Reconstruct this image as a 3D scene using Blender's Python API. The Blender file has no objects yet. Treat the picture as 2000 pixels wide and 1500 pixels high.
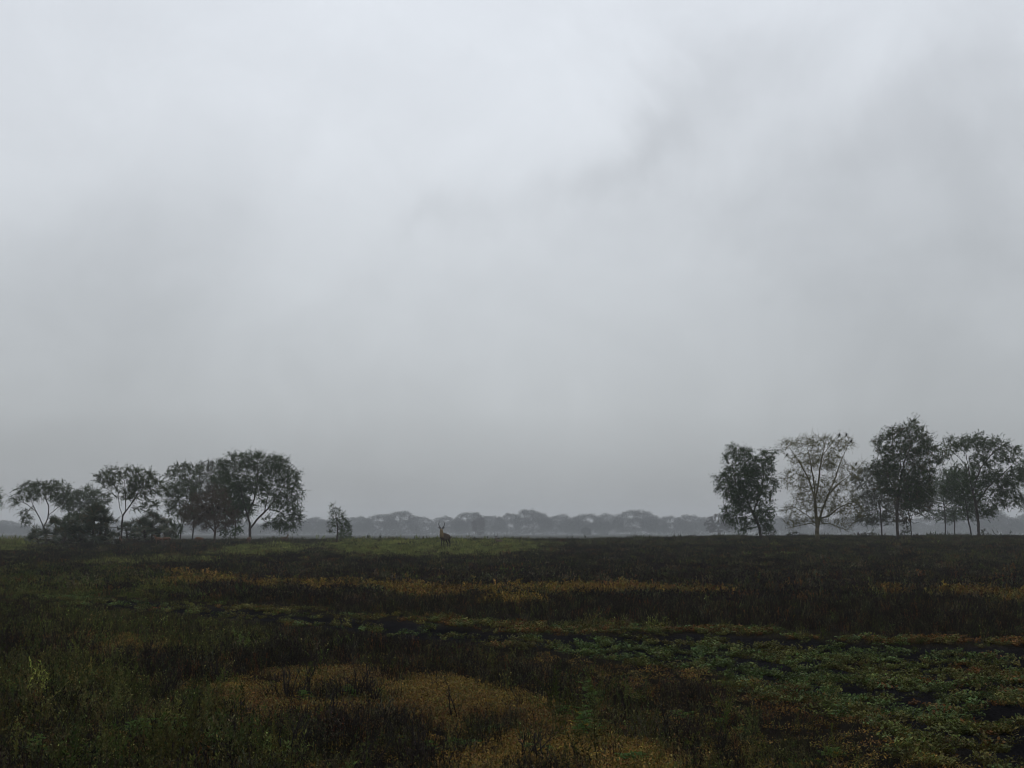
import bpy, math, random
import numpy as np
from mathutils import Vector, Matrix

# ------------------------------------------------------------------ camera, sky, sun, exposure
SC = bpy.context.scene
COL = SC.collection
W, H, F = 2000.0, 1500.0, 2700.0
CAMZ, HORIZON = 2.0, 1040.0
PITCH = math.atan((HORIZON - H / 2) / F)
cam_data = bpy.data.cameras.new('camera')
cam_data.sensor_width = 36.0
cam_data.lens = 36.0 * F / W
cam_data.clip_start = 0.1
cam_data.clip_end = 20000
cam = bpy.data.objects.new('camera', cam_data)
COL.objects.link(cam)
cam.location = (0, 0, CAMZ)
cam.rotation_euler = (math.pi / 2 + PITCH, 0, 0)
SC.camera = cam

SUN_EL, SUN_AZ = 52.0, -12.0          # sun ahead of the camera, hidden above the cloud

def pixel_dir(px, py):
    v = Vector(((px - W / 2) / F, -(py - H / 2) / F, -1.0))
    d = cam.rotation_euler.to_matrix() @ v
    return d.normalized()

world = bpy.data.worlds.new('World')
SC.world = world
world.use_nodes = True
wt = world.node_tree
wt.nodes.clear()
def wn(kind, **kw):
    n = wt.nodes.new(kind)
    for k, v in kw.items():
        setattr(n, k, v)
    return n
def wmath(op, a, b=None, clamp=False):
    n = wn('ShaderNodeMath', operation=op, use_clamp=clamp)
    for i, s in enumerate((a, b)):
        if s is None:
            continue
        if isinstance(s, (int, float)):
            n.inputs[i].default_value = s
        else:
            wt.links.new(s, n.inputs[i])
    return n.outputs[0]
w_out = wn('ShaderNodeOutputWorld')
w_bg = wn('ShaderNodeBackground')
w_bg.inputs['Strength'].default_value = 0.1
wt.links.new(w_bg.outputs[0], w_out.inputs[0])
w_tc = wn('ShaderNodeTexCoord')
w_sep = wn('ShaderNodeSeparateXYZ')
wt.links.new(w_tc.outputs['Generated'], w_sep.inputs[0])
w_z = wmath('MAXIMUM', w_sep.outputs['Z'], 0.0)
w_den = wmath('ADD', w_z, 0.26)
w_px = wmath('DIVIDE', w_sep.outputs['X'], w_den)
w_py = wmath('DIVIDE', w_sep.outputs['Y'], w_den)
w_cmb = wn('ShaderNodeCombineXYZ')
wt.links.new(w_px, w_cmb.inputs[0])
wt.links.new(w_py, w_cmb.inputs[1])
w_cmb.inputs[2].default_value = 5.5
def wnoise(vec, scale, detail, rough, dist):
    n = wn('ShaderNodeTexNoise')
    n.inputs['Scale'].default_value = scale
    n.inputs['Detail'].default_value = detail
    n.inputs['Roughness'].default_value = rough
    n.inputs['Distortion'].default_value = dist
    wt.links.new(vec, n.inputs['Vector'])
    return n
# overcast luminance by height above the horizon, the same all round
w_ramp = wn('ShaderNodeValToRGB')
cr = w_ramp.color_ramp
SKY = [(0.0, (0.310, 0.327, 0.344)), (0.035, (0.360, 0.379, 0.396)), (0.088, (0.492, 0.516, 0.535)), (0.145, (0.548, 0.575, 0.600)), (0.20, (0.600, 0.630, 0.662)),
       (0.28, (0.680, 0.714, 0.756)), (0.36, (0.726, 0.764, 0.815)), (1.0, (0.728, 0.767, 0.82))]
while len(cr.elements) < len(SKY):
    cr.elements.new(0.5)
for e, (p, c) in zip(cr.elements, SKY):
    e.position = p
    e.color = (*c, 1)
wt.links.new(w_z, w_ramp.inputs[0])
# cloud structure
w_n1 = wnoise(w_cmb.outputs[0], 0.9, 5, 0.5, 0.5)
w_n2 = wnoise(w_tc.outputs['Generated'], 9.0, 6, 0.6, 0.5)
w_mr = wn('ShaderNodeMapRange', interpolation_type='SMOOTHSTEP')
wt.links.new(w_n1.outputs['Fac'], w_mr.inputs[0])
for i, v in zip((1, 2, 3, 4), (0.3, 0.7, 0.95, 1.04)):
    w_mr.inputs[i].default_value = v
w_mr2 = wn('ShaderNodeMapRange', interpolation_type='SMOOTHSTEP')
wt.links.new(w_n2.outputs['Fac'], w_mr2.inputs[0])
for i, v in zip((1, 2, 3, 4), (0.3, 0.72, 0.965, 1.03)):
    w_mr2.inputs[i].default_value = v
w_cl = wmath('MULTIPLY', w_mr.outputs[0], w_mr2.outputs[0])
# warped direction for the single cloud banks
w_wn = wnoise(w_tc.outputs['Generated'], 6.5, 5, 0.58, 0.4)
w_ws = wn('ShaderNodeVectorMath', operation='SUBTRACT')
wt.links.new(w_wn.outputs['Color'], w_ws.inputs[0])
w_ws.inputs[1].default_value = (0.5, 0.5, 0.5)
w_wm = wn('ShaderNodeVectorMath', operation='SCALE')
wt.links.new(w_ws.outputs[0], w_wm.inputs[0])
w_wm.inputs['Scale'].default_value = 0.17
w_wd = wn('ShaderNodeVectorMath', operation='ADD')
wt.links.new(w_tc.outputs['Generated'], w_wd.inputs[0])
wt.links.new(w_wm.outputs[0], w_wd.inputs[1])
# (pixel x, pixel y, radius deg across, radius deg up, strength) of the cloud banks in view
BANKS = [(1790, 540, 7.0, 6.0, -0.15, 0), (1965, 300, 3.2, 5.5, -0.16, 15), (1660, 300, 4.2, 2.2, -0.14, 30), (1410, 190, 5.0, 2.2, -0.12, 32), (1290, 285, 3.6, 1.2, -0.08, 30),
         (1130, 360, 4.0, 1.0, -0.07, 15), (230, 580, 7.0, 3.6, -0.12, 0), (830, 420, 2.2, 0.7, -0.06, 10), (60, 60, 6.0, 5.0, -0.05, 0), (1950, 900, 6.0, 3.0, -0.06, 0), (60, 860, 7.0, 3.0, -0.06, 0),
         (640, 200, 14.0, 8.0, 0.05, 0), (950, 100, 9.0, 6.0, 0.03, 0), (1000, 640, 9.0, 4.5, 0.07, 0), (1720, 120, 4.0, 1.6, 0.05, 25), (1480, 400, 4.0, 1.4, 0.04, 30)]
w_sum = w_cl
for bx, by, ra, rb, st, slant in BANKS:
    d = pixel_dir(bx, by)
    right = Vector((d.y, -d.x, 0)).normalized()
    up = right.cross(d)
    cs_, sn_ = math.cos(math.radians(slant)), math.sin(math.radians(slant))
    right, up = right * cs_ + up * sn_, up * cs_ - right * sn_
    terms = []
    for ax, r in ((right, ra), (up, rb)):
        n = wn('ShaderNodeVectorMath', operation='DOT_PRODUCT')
        wt.links.new(w_wd.outputs[0], n.inputs[0])
        n.inputs[1].default_value = tuple(ax / math.tan(math.radians(r)))
        off = wmath('SUBTRACT', n.outputs['Value'], float(d.dot(ax) / math.tan(math.radians(r))))
        terms.append(wmath('MULTIPLY', off, off))
    q = wmath('MULTIPLY', wmath('ADD', terms[0], terms[1]), -1.0)
    g = wmath('MULTIPLY', wmath('EXPONENT', q), st)
    n = wn('ShaderNodeVectorMath', operation='DOT_PRODUCT')     # only on its own side of the sky
    wt.links.new(w_tc.outputs['Generated'], n.inputs[0])
    n.inputs[1].default_value = tuple(d)
    g = wmath('MULTIPLY', g, wmath('GREATER_THAN', n.outputs['Value'], 0.0))
    w_sum = wmath('ADD', w_sum, g)
w_mul = wn('ShaderNodeVectorMath', operation='SCALE')
wt.links.new(w_ramp.outputs[0], w_mul.inputs[0])
wt.links.new(wmath('MULTIPLY', w_sum, 10.0), w_mul.inputs['Scale'])
w_sky = wn('ShaderNodeTexSky', sky_type='NISHITA', sun_disc=False)
w_sky.sun_elevation = math.radians(SUN_EL)
w_sky.sun_rotation = math.radians(SUN_AZ)
w_mix = wn('ShaderNodeMix', data_type='RGBA')
w_mix.inputs['Factor'].default_value = 0.04
wt.links.new(w_mul.outputs[0], w_mix.inputs['A'])
wt.links.new(w_sky.outputs[0], w_mix.inputs['B'])
wt.links.new(w_mix.outputs['Result'], w_bg.inputs['Color'])

sun_data = bpy.data.lights.new('sun', 'SUN')
sun_data.energy = 0.5
sun_data.angle = math.radians(60)
sun_data.color = (1.0, 0.97, 0.93)
sun = bpy.data.objects.new('sun', sun_data)
COL.objects.link(sun)
sd = Vector((math.sin(math.radians(SUN_AZ)) * math.cos(math.radians(SUN_EL)),
             math.cos(math.radians(SUN_AZ)) * math.cos(math.radians(SUN_EL)), math.sin(math.radians(SUN_EL))))
sun.rotation_euler = sd.to_track_quat('Z', 'Y').to_euler()

SC.view_settings.view_transform = 'Standard'
SC.view_settings.look = 'None'
SC.view_settings.exposure = 0.0
SC.view_settings.gamma = 1.0
SC.view_settings.use_curve_mapping = False
SC.render.engine = 'CYCLES'
SC.cycles.use_denoising = True
SC.cycles.max_bounces = 3
SC.cycles.diffuse_bounces = 1
SC.cycles.transparent_max_bounces = 16
SC.cycles.volume_bounces = 0
SC.cycles.filter_width = 1.0
SC.cycles.use_adaptive_sampling = True
SC.cycles.adaptive_threshold = 0.02

HAZE_DENSITY = 0.00031

# ------------------------------------------------------------------ helpers
RNG = np.random.default_rng(7)
random.seed(7)

def tag(o, label=None, cat=None, group=None, kind=None):
    if label: o['label'] = label
    if cat: o['category'] = cat
    if group: o['group'] = group
    if kind: o['kind'] = kind
    return o

def empty(name, loc, rz=0.0):
    o = bpy.data.objects.new(name, None)
    o.empty_display_size = 0.3
    o.location = loc
    o.rotation_euler = (0, 0, rz)
    COL.objects.link(o)
    return o

def link(name, me, parent=None, mat=None):
    o = bpy.data.objects.new(name, me)
    COL.objects.link(o)
    if parent is not None:
        o.parent = parent
    if mat is not None and not me.materials:
        me.materials.append(mat)
    return o

def mesh_np(name, V, tris=None, quads=None, tint=None, smooth=False):
    V = np.asarray(V, dtype=np.float32)
    me = bpy.data.meshes.new(name)
    me.vertices.add(len(V))
    me.vertices.foreach_set('co', V.ravel())
    idx, sizes = [], []
    for arr, k in ((tris, 3), (quads, 4)):
        if arr is not None and len(arr):
            a = np.asarray(arr, dtype=np.int32).reshape(-1, k)
            idx.append(a.ravel())
            sizes.append(np.full(len(a), k, dtype=np.int32))
    idx = np.concatenate(idx)
    sizes = np.concatenate(sizes)
    me.loops.add(len(idx))
    me.loops.foreach_set('vertex_index', idx)
    me.polygons.add(len(sizes))
    st = np.zeros(len(sizes), dtype=np.int32)
    st[1:] = np.cumsum(sizes)[:-1]
    me.polygons.foreach_set('loop_start', st)
    me.polygons.foreach_set('loop_total', sizes)
    if smooth:
        me.polygons.foreach_set('use_smooth', np.ones(len(sizes), dtype=bool))
    if tint is not None:
        a = me.attributes.new('tint', 'FLOAT_COLOR', 'POINT')
        t = np.ones((len(V), 4), dtype=np.float32)
        t[:, :3] = tint
        a.data.foreach_set('color', t.ravel())
    me.update(calc_edges=True)
    return me

class Geo:
    """collects tubes, leaves and polygons with a tint for each vertex"""
    def __init__(self):
        self.v, self.t, self.q, self.c, self.n = [], [], [], [], 0
    def add(self, V, tris=None, quads=None, col=(1, 1, 1)):
        V = np.asarray(V, dtype=np.float32)
        if tris is not None: self.t.append(np.asarray(tris, dtype=np.int64).reshape(-1, 3) + self.n)
        if quads is not None: self.q.append(np.asarray(quads, dtype=np.int64).reshape(-1, 4) + self.n)
        c = np.empty((len(V), 3), dtype=np.float32)
        c[:] = col
        self.v.append(V); self.c.append(c); self.n += len(V)
    def segs(self, A, B, ra, rb, k=4, col=(1, 1, 1)):
        A = np.asarray(A, float).reshape(-1, 3); B = np.asarray(B, float).reshape(-1, 3)
        n = len(A)
        d = B - A
        L = np.linalg.norm(d, axis=1, keepdims=True); L[L == 0] = 1e-6
        d = d / L
        ref = np.where(np.abs(d[:, 2:3]) > 0.9, np.array([[1.0, 0, 0]]), np.array([[0, 0, 1.0]]))
        u = np.cross(d, ref); u /= np.linalg.norm(u, axis=1, keepdims=True)
        w = np.cross(d, u)
        ra = np.broadcast_to(np.asarray(ra, float), (n,)); rb = np.broadcast_to(np.asarray(rb, float), (n,))
        ang = np.arange(k) * 2 * math.pi / k
        off = u[:, None, :] * np.cos(ang)[None, :, None] + w[:, None, :] * np.sin(ang)[None, :, None]
        V = np.concatenate([A[:, None] + off * ra[:, None, None], B[:, None] + off * rb[:, None, None]], axis=1).reshape(-1, 3)
        i = np.arange(k); j = (i + 1) % k
        q = np.stack([i, j, j + k, i + k], axis=1)
        Q = (np.arange(n)[:, None, None] * 2 * k + q[None]).reshape(-1, 4)
        col = np.asarray(col, float)
        if col.ndim == 2: col = np.repeat(col, 2 * k, axis=0)
        self.add(V, quads=Q, col=col)
    def ribbons(self, A, B, ra, rb, rng, col):
        d = B - A
        S = np.cross(d, rng.normal(size=A.shape)); S /= np.linalg.norm(S, axis=1, keepdims=True) + 1e-9
        V = np.stack([A - S * ra, A + S * ra, B + S * rb, B - S * rb], axis=1).reshape(-1, 3)
        self.add(V, quads=np.arange(len(A) * 4).reshape(-1, 4), col=np.repeat(col, 4, axis=0))
    def tube(self, pts, rad, k=5, col=(1, 1, 1)):
        pts = np.asarray(pts, float)
        self.segs(pts[:-1], pts[1:], np.asarray(rad)[:-1], np.asarray(rad)[1:], k, col)
    def leaves(self, P, D, L, Wd, rng, col, fold=0.0):
        """rhombus leaves starting at P along D"""
        n = len(P)
        D = D / (np.linalg.norm(D, axis=1, keepdims=True) + 1e-9)
        r = rng.normal(size=(n, 3))
        S = np.cross(D, r); S /= (np.linalg.norm(S, axis=1, keepdims=True) + 1e-9)
        N = np.cross(D, S)
        L = np.broadcast_to(np.asarray(L, float), (n,))[:, None]; Wd = np.broadcast_to(np.asarray(Wd, float), (n,))[:, None]
        m = P + D * L * 0.5 + N * fold * L
        V = np.stack([P, m + S * Wd * 0.5, P + D * L, m - S * Wd * 0.5], axis=1).reshape(-1, 3)
        Q = np.arange(n * 4).reshape(-1, 4)
        col = np.asarray(col, float)
        if col.ndim == 2: col = np.repeat(col, 4, axis=0)
        self.add(V, quads=Q, col=col)
    def mesh(self, name, smooth=False):
        return mesh_np(name, np.concatenate(self.v), np.concatenate(self.t) if self.t else None,
                       np.concatenate(self.q) if self.q else None, np.concatenate(self.c), smooth)

# value noise in the plane
def _hash(ix, iy, s):
    h = (ix.astype(np.int64) * 374761393 + iy.astype(np.int64) * 668265263 + s * 1442695041) & 0xFFFFFFFF
    h = ((h ^ (h >> 13)) * 1274126177) & 0xFFFFFFFF
    return ((h ^ (h >> 16)) & 0xFFFF) / 65535.0
def vnoise(x, y, s=0):
    ix = np.floor(x); iy = np.floor(y)
    fx = x - ix; fy = y - iy
    fx = fx * fx * (3 - 2 * fx); fy = fy * fy * (3 - 2 * fy)
    a = _hash(ix, iy, s); b = _hash(ix + 1, iy, s); c = _hash(ix, iy + 1, s); d = _hash(ix + 1, iy + 1, s)
    return (a * (1 - fx) + b * fx) * (1 - fy) + (c * (1 - fx) + d * fx) * fy
def fbm(x, y, s=0, o=4):
    t = 0; a = 0.5; n = 0
    for i in range(o):
        t = t + a * vnoise(x * 2 ** i + 13.7 * i, y * 2 ** i - 7.1 * i, s + i); n += a; a *= 0.5
    return t / n
def sstep(a, b, x):
    t = np.clip((x - a) / (b - a), 0, 1)
    return t * t * (3 - 2 * t)

# ------------------------------------------------------------------ terrain
CP, SP = math.cos(PITCH), math.sin(PITCH)
def project(x, y, z):
    x = np.asarray(x, float); y = np.asarray(y, float); dz = np.asarray(z, float) - CAMZ
    dep = y * CP + dz * SP
    up = -y * SP + dz * CP
    dep = np.where(dep < 0.5, 0.5, dep)
    return W / 2 + F * x / dep, H / 2 - F * up / dep

def ground_flat(x, y):
    """broad shape: low ground near the camera, a gentle rise with the trees, the plain beyond it"""
    x = np.asarray(x, float); y = np.asarray(y, float)
    az = x / np.maximum(np.abs(y), 30.0)
    top = 0.88 + 0.14 * sstep(-0.2, 0.0, az) + 0.38 * sstep(0.03, 0.19, az)
    up = sstep(68, 176, y)
    down = sstep(178, 300, y)
    h = top * up * (1 - down) - 1.0 * down
    h = h + (fbm(x / 22, y / 22, 3) - 0.5) * 0.16 * sstep(30, 90, y)
    h = h + (fbm(x / 5, y / 7, 9, 3) - 0.5) * 0.14
    h = h + 0.30 * np.exp(-(((x + 9.9) / 1.6) ** 2 + ((y - 163) / 4) ** 2))     # small mound on the rise
    return h

def at(px, py, y):
    """ground point at distance y along the view, under image column px"""
    x = (px - W / 2) / F * (y * CP + (0.8 - CAMZ) * SP)
    return np.array([x, y, float(ground(x, y))])

def ground_hit(px, py):
    d = pixel_dir(px, py)
    lo, hi = 4.0, 400.0
    t = 4.0
    prev = None
    while t < 260:
        p = Vector((0, 0, CAMZ)) + d * t
        g = float(ground_flat(p.x, p.y))
        if p.z < g:
            break
        t *= 1.01
    return Vector((p.x, p.y, g))

# channel of wet mud, outlined on the ground
CH_PX = [(150, 1172), (330, 1178), (520, 1196), (640, 1206), (760, 1214), (1000, 1238), (1200, 1242), (1400, 1240), (1600, 1250), (1800, 1262), (2040, 1262),
         (2250, 1290), (2500, 1560), (2040, 1560), (1930, 1500), (1850, 1455), (1740, 1412), (1640, 1372), (1540, 1345), (1400, 1322), (1200, 1292), (1000, 1262),
         (820, 1250), (700, 1236), (560, 1220), (420, 1206), (250, 1190)]
CH = np.array([list(ground_hit(px, min(py, 1640)))[:2] for px, py in CH_PX])

def poly_sd(x, y, P):
    """signed distance (positive inside) to polygon P"""
    x = np.asarray(x, float); y = np.asarray(y, float)
    ins = np.zeros(x.shape, bool)
    dm = np.full(x.shape, 1e9)
    n = len(P)
    for i in range(n):
        ax, ay = P[i]; bx, by = P[(i + 1) % n]
        ex, ey = bx - ax, by - ay
        t = np.clip(((x - ax) * ex + (y - ay) * ey) / (ex * ex + ey * ey + 1e-12), 0, 1)
        dm = np.minimum(dm, (x - ax - t * ex) ** 2 + (y - ay - t * ey) ** 2)
        c = (ay > y) != (by > y)
        if ey != 0:
            ins ^= c & (x < ex * (y - ay) / ey + ax)
    d = np.sqrt(dm)
    return np.where(ins, d, -d)

def channel_sd(x, y):
    return poly_sd(x, y, CH) + (fbm(x / 0.9, y / 1.2, 31, 3) - 0.5) * 0.55

def ground(x, y):
    x = np.asarray(x, float); y = np.asarray(y, float)
    h = ground_flat(x, y)
    near = sstep(70, 50, y) * sstep(2, 6, y)
    cs = channel_sd(x, y)
    h = h - (0.06 + 0.12 * sstep(30, 20, y)) * sstep(-0.25, 0.9, cs) * near
    h = h + ((fbm(x / 0.28, y / 0.34, 27, 2) - 0.5) * 0.13 + (fbm(x / 1.0, y / 0.8, 37, 2) - 0.5) * 0.10) * sstep(0.0, 0.4, cs) * near
    h = h + (fbm(x / 0.7, y / 0.9, 17, 3) - 0.5) * 0.07 * near
    return h

# ---- zones (weights 0..1) as seen from above; outlines first noted on the photograph, then fixed on the ground
def soft_poly(u, v, pts, soft_u, soft_v):
    P = np.array(pts, float) / np.array([soft_u, soft_v])
    return sstep(-1, 1, poly_sd(u / soft_u, v / soft_v, P))
def soft_ell(u, v, cx, cy, rx, ry):
    return sstep(1.25, 0.75, np.sqrt(((u - cx) / rx) ** 2 + ((v - cy) / ry) ** 2))

def zones(x, y):
    u, v = project(x, y, ground_flat(x, y))
    n1 = fbm(x / 2.2, y / 3.0, 51, 4) - 0.5
    n2 = fbm(x / 0.8, y / 1.0, 61, 3) - 0.5
    sc = np.clip((v - 1040) / 200, 0.03, 2)
    vv = v + n1 * 60 * sc + n2 * 18 * sc
    uu = u + (fbm(x / 3, y / 3, 71, 3) - 0.5) * 160 * sc
    cs = channel_sd(x, y)
    chan = sstep(-0.15, 0.35, cs) * (y < 60)
    # golden mats
    vs = v + n1 * 20 + n2 * 12 - 4 + 4 * np.sin(u / 85.0) + 2.5 * np.sin(u / 37.0 + 1)
    gold = soft_poly(uu, vs, [(480, 1139), (650, 1150), (800, 1147), (1000, 1154), (1150, 1152), (1420, 1160), (1400, 1166), (1200, 1168), (1000, 1165),
                              (760, 1163), (620, 1157), (480, 1146)], 30, 3.0)
    gold = np.maximum(gold, 0.8 * soft_ell(uu, vs, 400, 1136, 80, 6))
    gold = np.maximum(gold, 0.6 * soft_ell(uu, vs, 370, 1119, 50, 3))
    gold = np.maximum(gold, soft_ell(uu, vs, 1960, 1165, 110, 6))
    gold = np.maximum(gold, 0.6 * soft_ell(uu, vs, 1770, 1160, 40, 3))
    gold = gold * (0.18 + 0.55 * sstep(0.38, 0.6, fbm(x / 1.6, y / 3.0, 161, 3)))
    gold = np.maximum(gold, 0.95 * soft_ell(uu, vv, 210, 1266, 150, 20))
    gold = np.maximum(gold, 0.6 * soft_ell(uu, vv, 190, 1350, 120, 25))
    gold = np.maximum(gold, soft_poly(uu, vv, [(520, 1300), (720, 1308), (900, 1325), (1010, 1345), (1120, 1372), (1220, 1425), (1290, 1470), (1330, 1540), (900, 1540),
                                              (800, 1450), (640, 1450), (520, 1440), (420, 1400), (440, 1350)], 50, 16))
    gold = np.maximum(gold, 0.55 * soft_ell(uu, vv, 470, 1420, 70, 40))
    gold = np.where(v > 1235, gold * (0.15 + 0.85 * sstep(0.36, 0.57, fbm(x / 0.8, y / 1.0, 171, 4))), gold) * (1 - chan)
    # yellowing creeper along the upper bank of the channel
    bank = soft_poly(uu, vv, [(300, 1172), (560, 1190), (720, 1205), (900, 1214), (1200, 1222), (1500, 1226), (1800, 1238), (2050, 1240), (2050, 1275), (1600, 1258), (1300, 1250),
                              (1000, 1246), (760, 1226), (560, 1205), (300, 1185)], 40, 6) * (1 - chan)
    # the older creeper patch at the left end and the lower lip at the right
    left_creep = soft_ell(uu, vv, 130, 1162, 120, 9)
    lip = soft_poly(uu, vv, [(1480, 1340), (1560, 1345), (1660, 1380), (1760, 1415), (1860, 1460), (1860, 1500), (1760, 1470), (1640, 1420), (1500, 1370)], 30, 10) * (1 - chan)
    # green growth
    green = 0.85 * soft_poly(uu, vv, [(-200, 1178), (150, 1180), (380, 1192), (560, 1225), (560, 1262), (420, 1300), (120, 1262), (-200, 1270)], 40, 10)
    green = np.maximum(green, 0.8 * soft_poly(uu, vv, [(-200, 1105), (200, 1108), (420, 1140), (420, 1172), (-200, 1172)], 60, 8))
    green = np.maximum(green, 0.75 * soft_poly(uu, vv, [(-400, 1300), (150, 1310), (400, 1340), (470, 1440), (640, 1470), (700, 1560), (-400, 1560)], 60, 25))
    green = np.maximum(green, 0.55 * soft_poly(uu, vv, [(1150, 1390), (1400, 1420), (1560, 1440), (1700, 1560), (1250, 1560)], 60, 25))
    wedge_ = soft_poly(u + n1 * 60, v + n1 * 24, [(560, 1228), (900, 1268), (1200, 1304), (1400, 1338), (1560, 1372), (1720, 1440), (1640, 1470), (1480, 1432), (1300, 1392), (1150, 1366),
                                   (1000, 1338), (850, 1312), (600, 1285)], 40, 10)
    gold = gold * (1 - 0.95 * wedge_)
    green = green * (1 - 0.85 * wedge_)
    lip = lip * (1 - 0.5 * wedge_)
    rise = soft_poly(u + n1 * 60, v + n1 * 8, [(620, 1062), (720, 1056), (1010, 1054), (1080, 1062), (1040, 1080), (960, 1088), (720, 1091), (640, 1080)], 50, 4)
    rise = np.maximum(rise, soft_poly(u, v, [(440, 1068), (560, 1063), (640, 1066), (600, 1078), (500, 1092), (400, 1084)], 40, 3))
    rise = np.maximum(rise, 0.8 * soft_poly(uu, v, [(150, 1104), (200, 1092), (330, 1086), (430, 1090), (420, 1097), (260, 1108)], 25, 3))
    rise = np.maximum(rise, soft_poly(u + n1 * 90, v + n1 * 12, [(-300, 1050), (40, 1050), (85, 1062), (60, 1078), (-300, 1080)], 50, 4))
    dull = 0.8 * soft_poly(u, v + n1 * 6, [(300, 1045), (2300, 1040), (2300, 1066), (1100, 1066), (300, 1062)], 60, 4)
    dull = np.maximum(dull, 0.75 * soft_ell(uu, vv, 1930, 1092, 170, 10))
    dull = np.maximum(dull, 0.4 * soft_ell(uu, vv, 1560, 1088, 220, 14))
    dull = np.maximum(dull, 0.45 * sstep(-0.05, 0.2, n1))
    dull = dull * (v < 1200)
    far = sstep(175, 210, y)
    return dict(u=u, v=v, chan=chan, gold=gold * (1 - far), bank=bank, left=left_creep, lip=lip, green=np.clip(green, 0, 1) * (1 - chan), rise=rise, dull=dull, far=far, n1=n1, n2=n2, cs=cs)

# ------------------------------------------------------------------ materials
def new_mat(name):
    m = bpy.data.materials.new(name)
    m.use_nodes = True
    nt = m.node_tree
    nt.nodes.clear()
    return m, nt
def plant_material(name, rough=0.6, spec=0.25, trans=0.25, instancer=False, noise=0.0, nscale=8.0):
    m, nt = new_mat(name)
    out = nt.nodes.new('ShaderNodeOutputMaterial')
    a = nt.nodes.new('ShaderNodeAttribute'); a.attribute_name = 'tint'
    colour = a.outputs['Color']
    if instancer:
        b = nt.nodes.new('ShaderNodeAttribute'); b.attribute_type = 'INSTANCER'; b.attribute_name = 'plant_colour'
        mx = nt.nodes.new('ShaderNodeMix'); mx.data_type = 'RGBA'; mx.blend_type = 'MULTIPLY'; mx.inputs['Factor'].default_value = 1
        nt.links.new(colour, mx.inputs['A']); nt.links.new(b.outputs['Color'], mx.inputs['B'])
        colour = mx.outputs['Result']
    if noise:
        tc = nt.nodes.new('ShaderNodeTexCoord')
        n = nt.nodes.new('ShaderNodeTexNoise'); n.inputs['Scale'].default_value = nscale; n.inputs['Detail'].default_value = 6
        nt.links.new(tc.outputs['Object'], n.inputs['Vector'])
        mr = nt.nodes.new('ShaderNodeMapRange'); mr.inputs[1].default_value = 0.3; mr.inputs[2].default_value = 0.7
        mr.inputs[3].default_value = 1 - noise; mr.inputs[4].default_value = 1 + noise
        nt.links.new(n.outputs['Fac'], mr.inputs[0])
        sc = nt.nodes.new('ShaderNodeVectorMath'); sc.operation = 'SCALE'
        nt.links.new(colour, sc.inputs[0]); nt.links.new(mr.outputs[0], sc.inputs['Scale'])
        colour = sc.outputs[0]
    p = nt.nodes.new('ShaderNodeBsdfPrincipled')
    p.inputs['Roughness'].default_value = rough
    p.inputs['Specular IOR Level'].default_value = spec
    nt.links.new(colour, p.inputs['Base Color'])
    if trans:
        t = nt.nodes.new('ShaderNodeBsdfTranslucent')
        nt.links.new(colour, t.inputs['Color'])
        ms = nt.nodes.new('ShaderNodeMixShader'); ms.inputs[0].default_value = trans
        nt.links.new(p.outputs[0], ms.inputs[1]); nt.links.new(t.outputs[0], ms.inputs[2])
        nt.links.new(ms.outputs[0], out.inputs[0])
    else:
        nt.links.new(p.outputs[0], out.inputs[0])
    return m
M_HERB = plant_material('herb', 0.7, 0.07, 0.2, True)
M_LEAF = plant_material('tree_leaf', 0.7, 0.07, 0.25)
M_BARK = plant_material('bark', 0.9, 0.06, 0.0, noise=0.35, nscale=3.0)
M_TWIG = plant_material('wet_twig', 0.7, 0.1, 0.0, noise=0.3, nscale=20.0)
M_WEED = plant_material('weed_leaf', 0.65, 0.12, 0.3)
M_PALM = plant_material('palm_frond', 0.5, 0.35, 0.2)

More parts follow.
